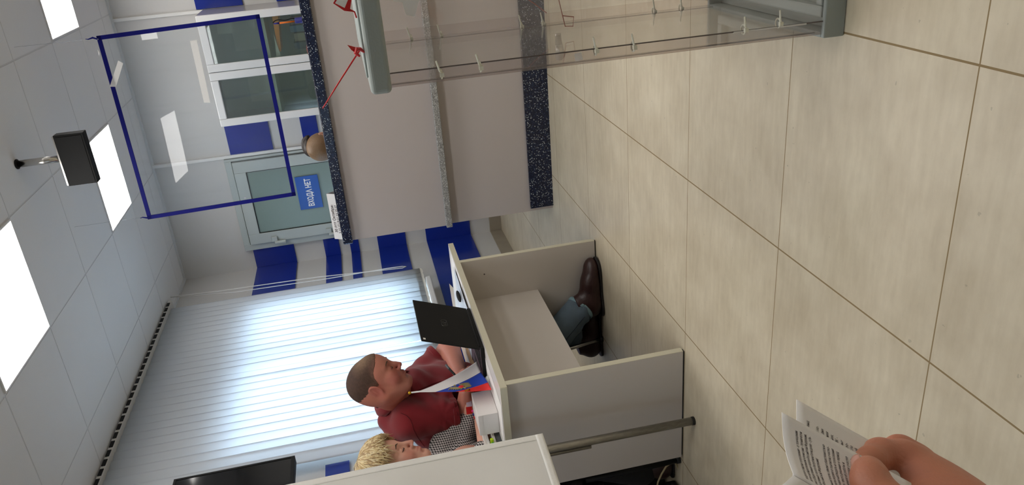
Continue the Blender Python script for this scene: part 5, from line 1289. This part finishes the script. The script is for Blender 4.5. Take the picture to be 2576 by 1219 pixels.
paint(me, col); hb_ = link_mesh('hand', me, M['skinh'], hand, smooth=True)
# thumb nail
tx = t4 - t3; tx /= np.linalg.norm(tx); vw = (EYE - t4); vw -= tx * np.dot(vw, tx); vw /= np.linalg.norm(vw); tz = np.cross(tx, vw)
if np.dot(tz, P(2150, 1190, D=.5) - P(2190, 1170, D=.5)) < 0: tz = -tz
nu_ = tz * .93 + vw * .36; nu_ /= np.linalg.norm(nu_); ns = np.cross(tx, nu_); G = []
for i in range(9):
    row = []
    for j in range(9):
        a_ = (j / 8 - .5) * 1.7; l_ = -.002 + .0125 * i / 8 - .002 * (abs(j / 8 - .5) * 2) ** 2; rr = .0090 - .0004 * (i / 8) ** 2
        row.append(t4 + tx * (l_ - .003) + (nu_ * math.cos(a_) + ns * math.sin(a_)) * rr)
    G.append(row)
MB().grid(G, .0005).build('thumb_nail', M['nail'], hb_, smooth=True)
bk = thing('booklet', H_(2080, 1120, .53), 'white booklet with printed text held open by the hand in the foreground', 'booklet')
def page(c00, c10, c11, c01, bend, nm, nu=16, nv=16, th=.0004):
    """c00 top at the outer edge, c10 top at the spine, c11 bottom spine, c01 bottom outer; u outer to spine, v top to bottom"""
    c00, c10, c11, c01 = map(V, (c00, c10, c11, c01)); n_ = np.cross(c10 - c00, c01 - c00); n_ /= np.linalg.norm(n_)
    def at(u, v): return (c00 * (1 - u) + c10 * u) * (1 - v) + (c01 * (1 - u) + c11 * u) * v + n_ * bend * math.sin(math.pi * u) * (1 - .3 * v)
    MB().grid([[at(i / nu, j / nv) for j in range(nv + 1)] for i in range(nu + 1)], th).build(nm, M['paper'], bk, smooth=True); return at, n_
def print_lines(at, n_, lines, v0, dv, size, ua, ub, flip):
    """each string fills the width from ua (left, at the spine) to ub; a tuple gives its own share of the width"""
    bmm = bmesh.new()
    for k, s_ in enumerate(lines):
        if not s_: continue
        v = v0 + dv * k; O = at(ua, v); E_ = at(ub, v); Yd = at(ua, v - .02) - O
        m_ = text_mesh(s_, size, (0, 0, 0), (1, 0, 0), (0, 1, 0), depth=.00002, bold=.00001)
        co = np.array([q.co[:] for q in m_.vertices]); w_ = co[:, 0].max() - co[:, 0].min(); t_ = (co[:, 0] - co[:, 0].min()) / w_
        full = min(1.0, w_ / max(1e-9, WMAX)); Yn = Yd / np.linalg.norm(Yd)
        new = np.array([at(ua + (ub - ua) * tt * full, v) for tt in t_]) + np.outer(co[:, 1], Yn) + n_ * .0006 * flip
        m_.vertices.foreach_set('co', new.ravel()); bmm.from_mesh(m_)
    me = bpy.data.meshes.new('printed_text'); bmm.to_mesh(me); bmm.free(); link_mesh('printed_text', me, M['ink'], bk)
# front leaf (text side), back leaf, and the left leaf folding away
at1, n1_ = page(p00, p10, p10 + dn, p00 + dn, -.0035, 'front_page')
q00 = H_(2003, 1005, .530); q10 = H_(1992, 1215, .475); dq = V(H_(2195, 1113, .540)) - q00; dq = dq / np.linalg.norm(dq) * .082
at2, n2_ = page(q00, q10, q10 + dq, q00 + dq, .002, 'back_page')
off_ = V(H_(2006, 1003, .531)) - q00
MB().grid([[at2(i / 8, j / 8) + n2_ * -.0009 + off_ * .5 for j in range(9)] for i in range(9)], .0004).build('under_page', M['paper2'], bk, smooth=True)
r00 = p10 + V((0, 0, 0)); r10 = H_(1950, 1232, .445); at3, n3_ = page(r10, r00, r00 + dn, r10 + dn, .001, 'left_page')
flipA = 1.0 if np.dot(n1_, EYE - p00) > 0 else -1.0; flipB = 1.0 if np.dot(n2_, EYE - q00) > 0 else -1.0
LN1 = ['водятся списки голосования - в помещении', 'затем избирательной комиссии - технически', 'ляет (Общественная палата Российской Федерации,', 'Общественная палата Республики Коми далее - субъ-', 'екта Российской Федерации)', '', 'ны Общественной палаты, объявил общественности на-', 'блюдения палаты вправе в подписки участко-', 'вых комиссий правах наблюдать и голосования', 'вании и принимать такого решения в период', 'выборов в день до начала её работы и', 'течение дня голосования на каждом участке', 'в порядке установленном законом и при дне', 'Организатор может такую комиссию на ОУ', 'проведению голосования имеется голосовать', 'дней голосования, объявляет данные участка', 'вания до начала осуществляет указ после', 'ЦИК России', '', 'быть избирательной комиссии', '', 'в 1 день и назначение выбороч-']
WMAX = .0024 * 22
print_lines(at1, n1_, LN1[:21], .118, .0356, .0024, .93, .14, flipA)
LN2 = ['(с использованием средств и размещением (ественно)', '', 'порядок работы комиссий УИК и ОИК с мо-', 'мента опубликования о выборах ж, в дни', 'голосования и проведения их общения', 'для проведения работы и голосования,', 'сведения о решениях УИК и ОИК -', 'комиссий и штабов избирательных', 'наблюдатели и проведение про-', 'верки работы их комиссий в числе', 'каждый участок избирательный', '', 'о ходе работы и наблюдения', 'общественной палаты избиратель-', 'ных комиссий и голосующи-', 'ми в помещении УИК', 'ход голосования и подсчёта']
WMAX = .0027 * 15
print_lines(at2, n2_, LN2, .098, .0380, .0027, .95, .22, flipB)
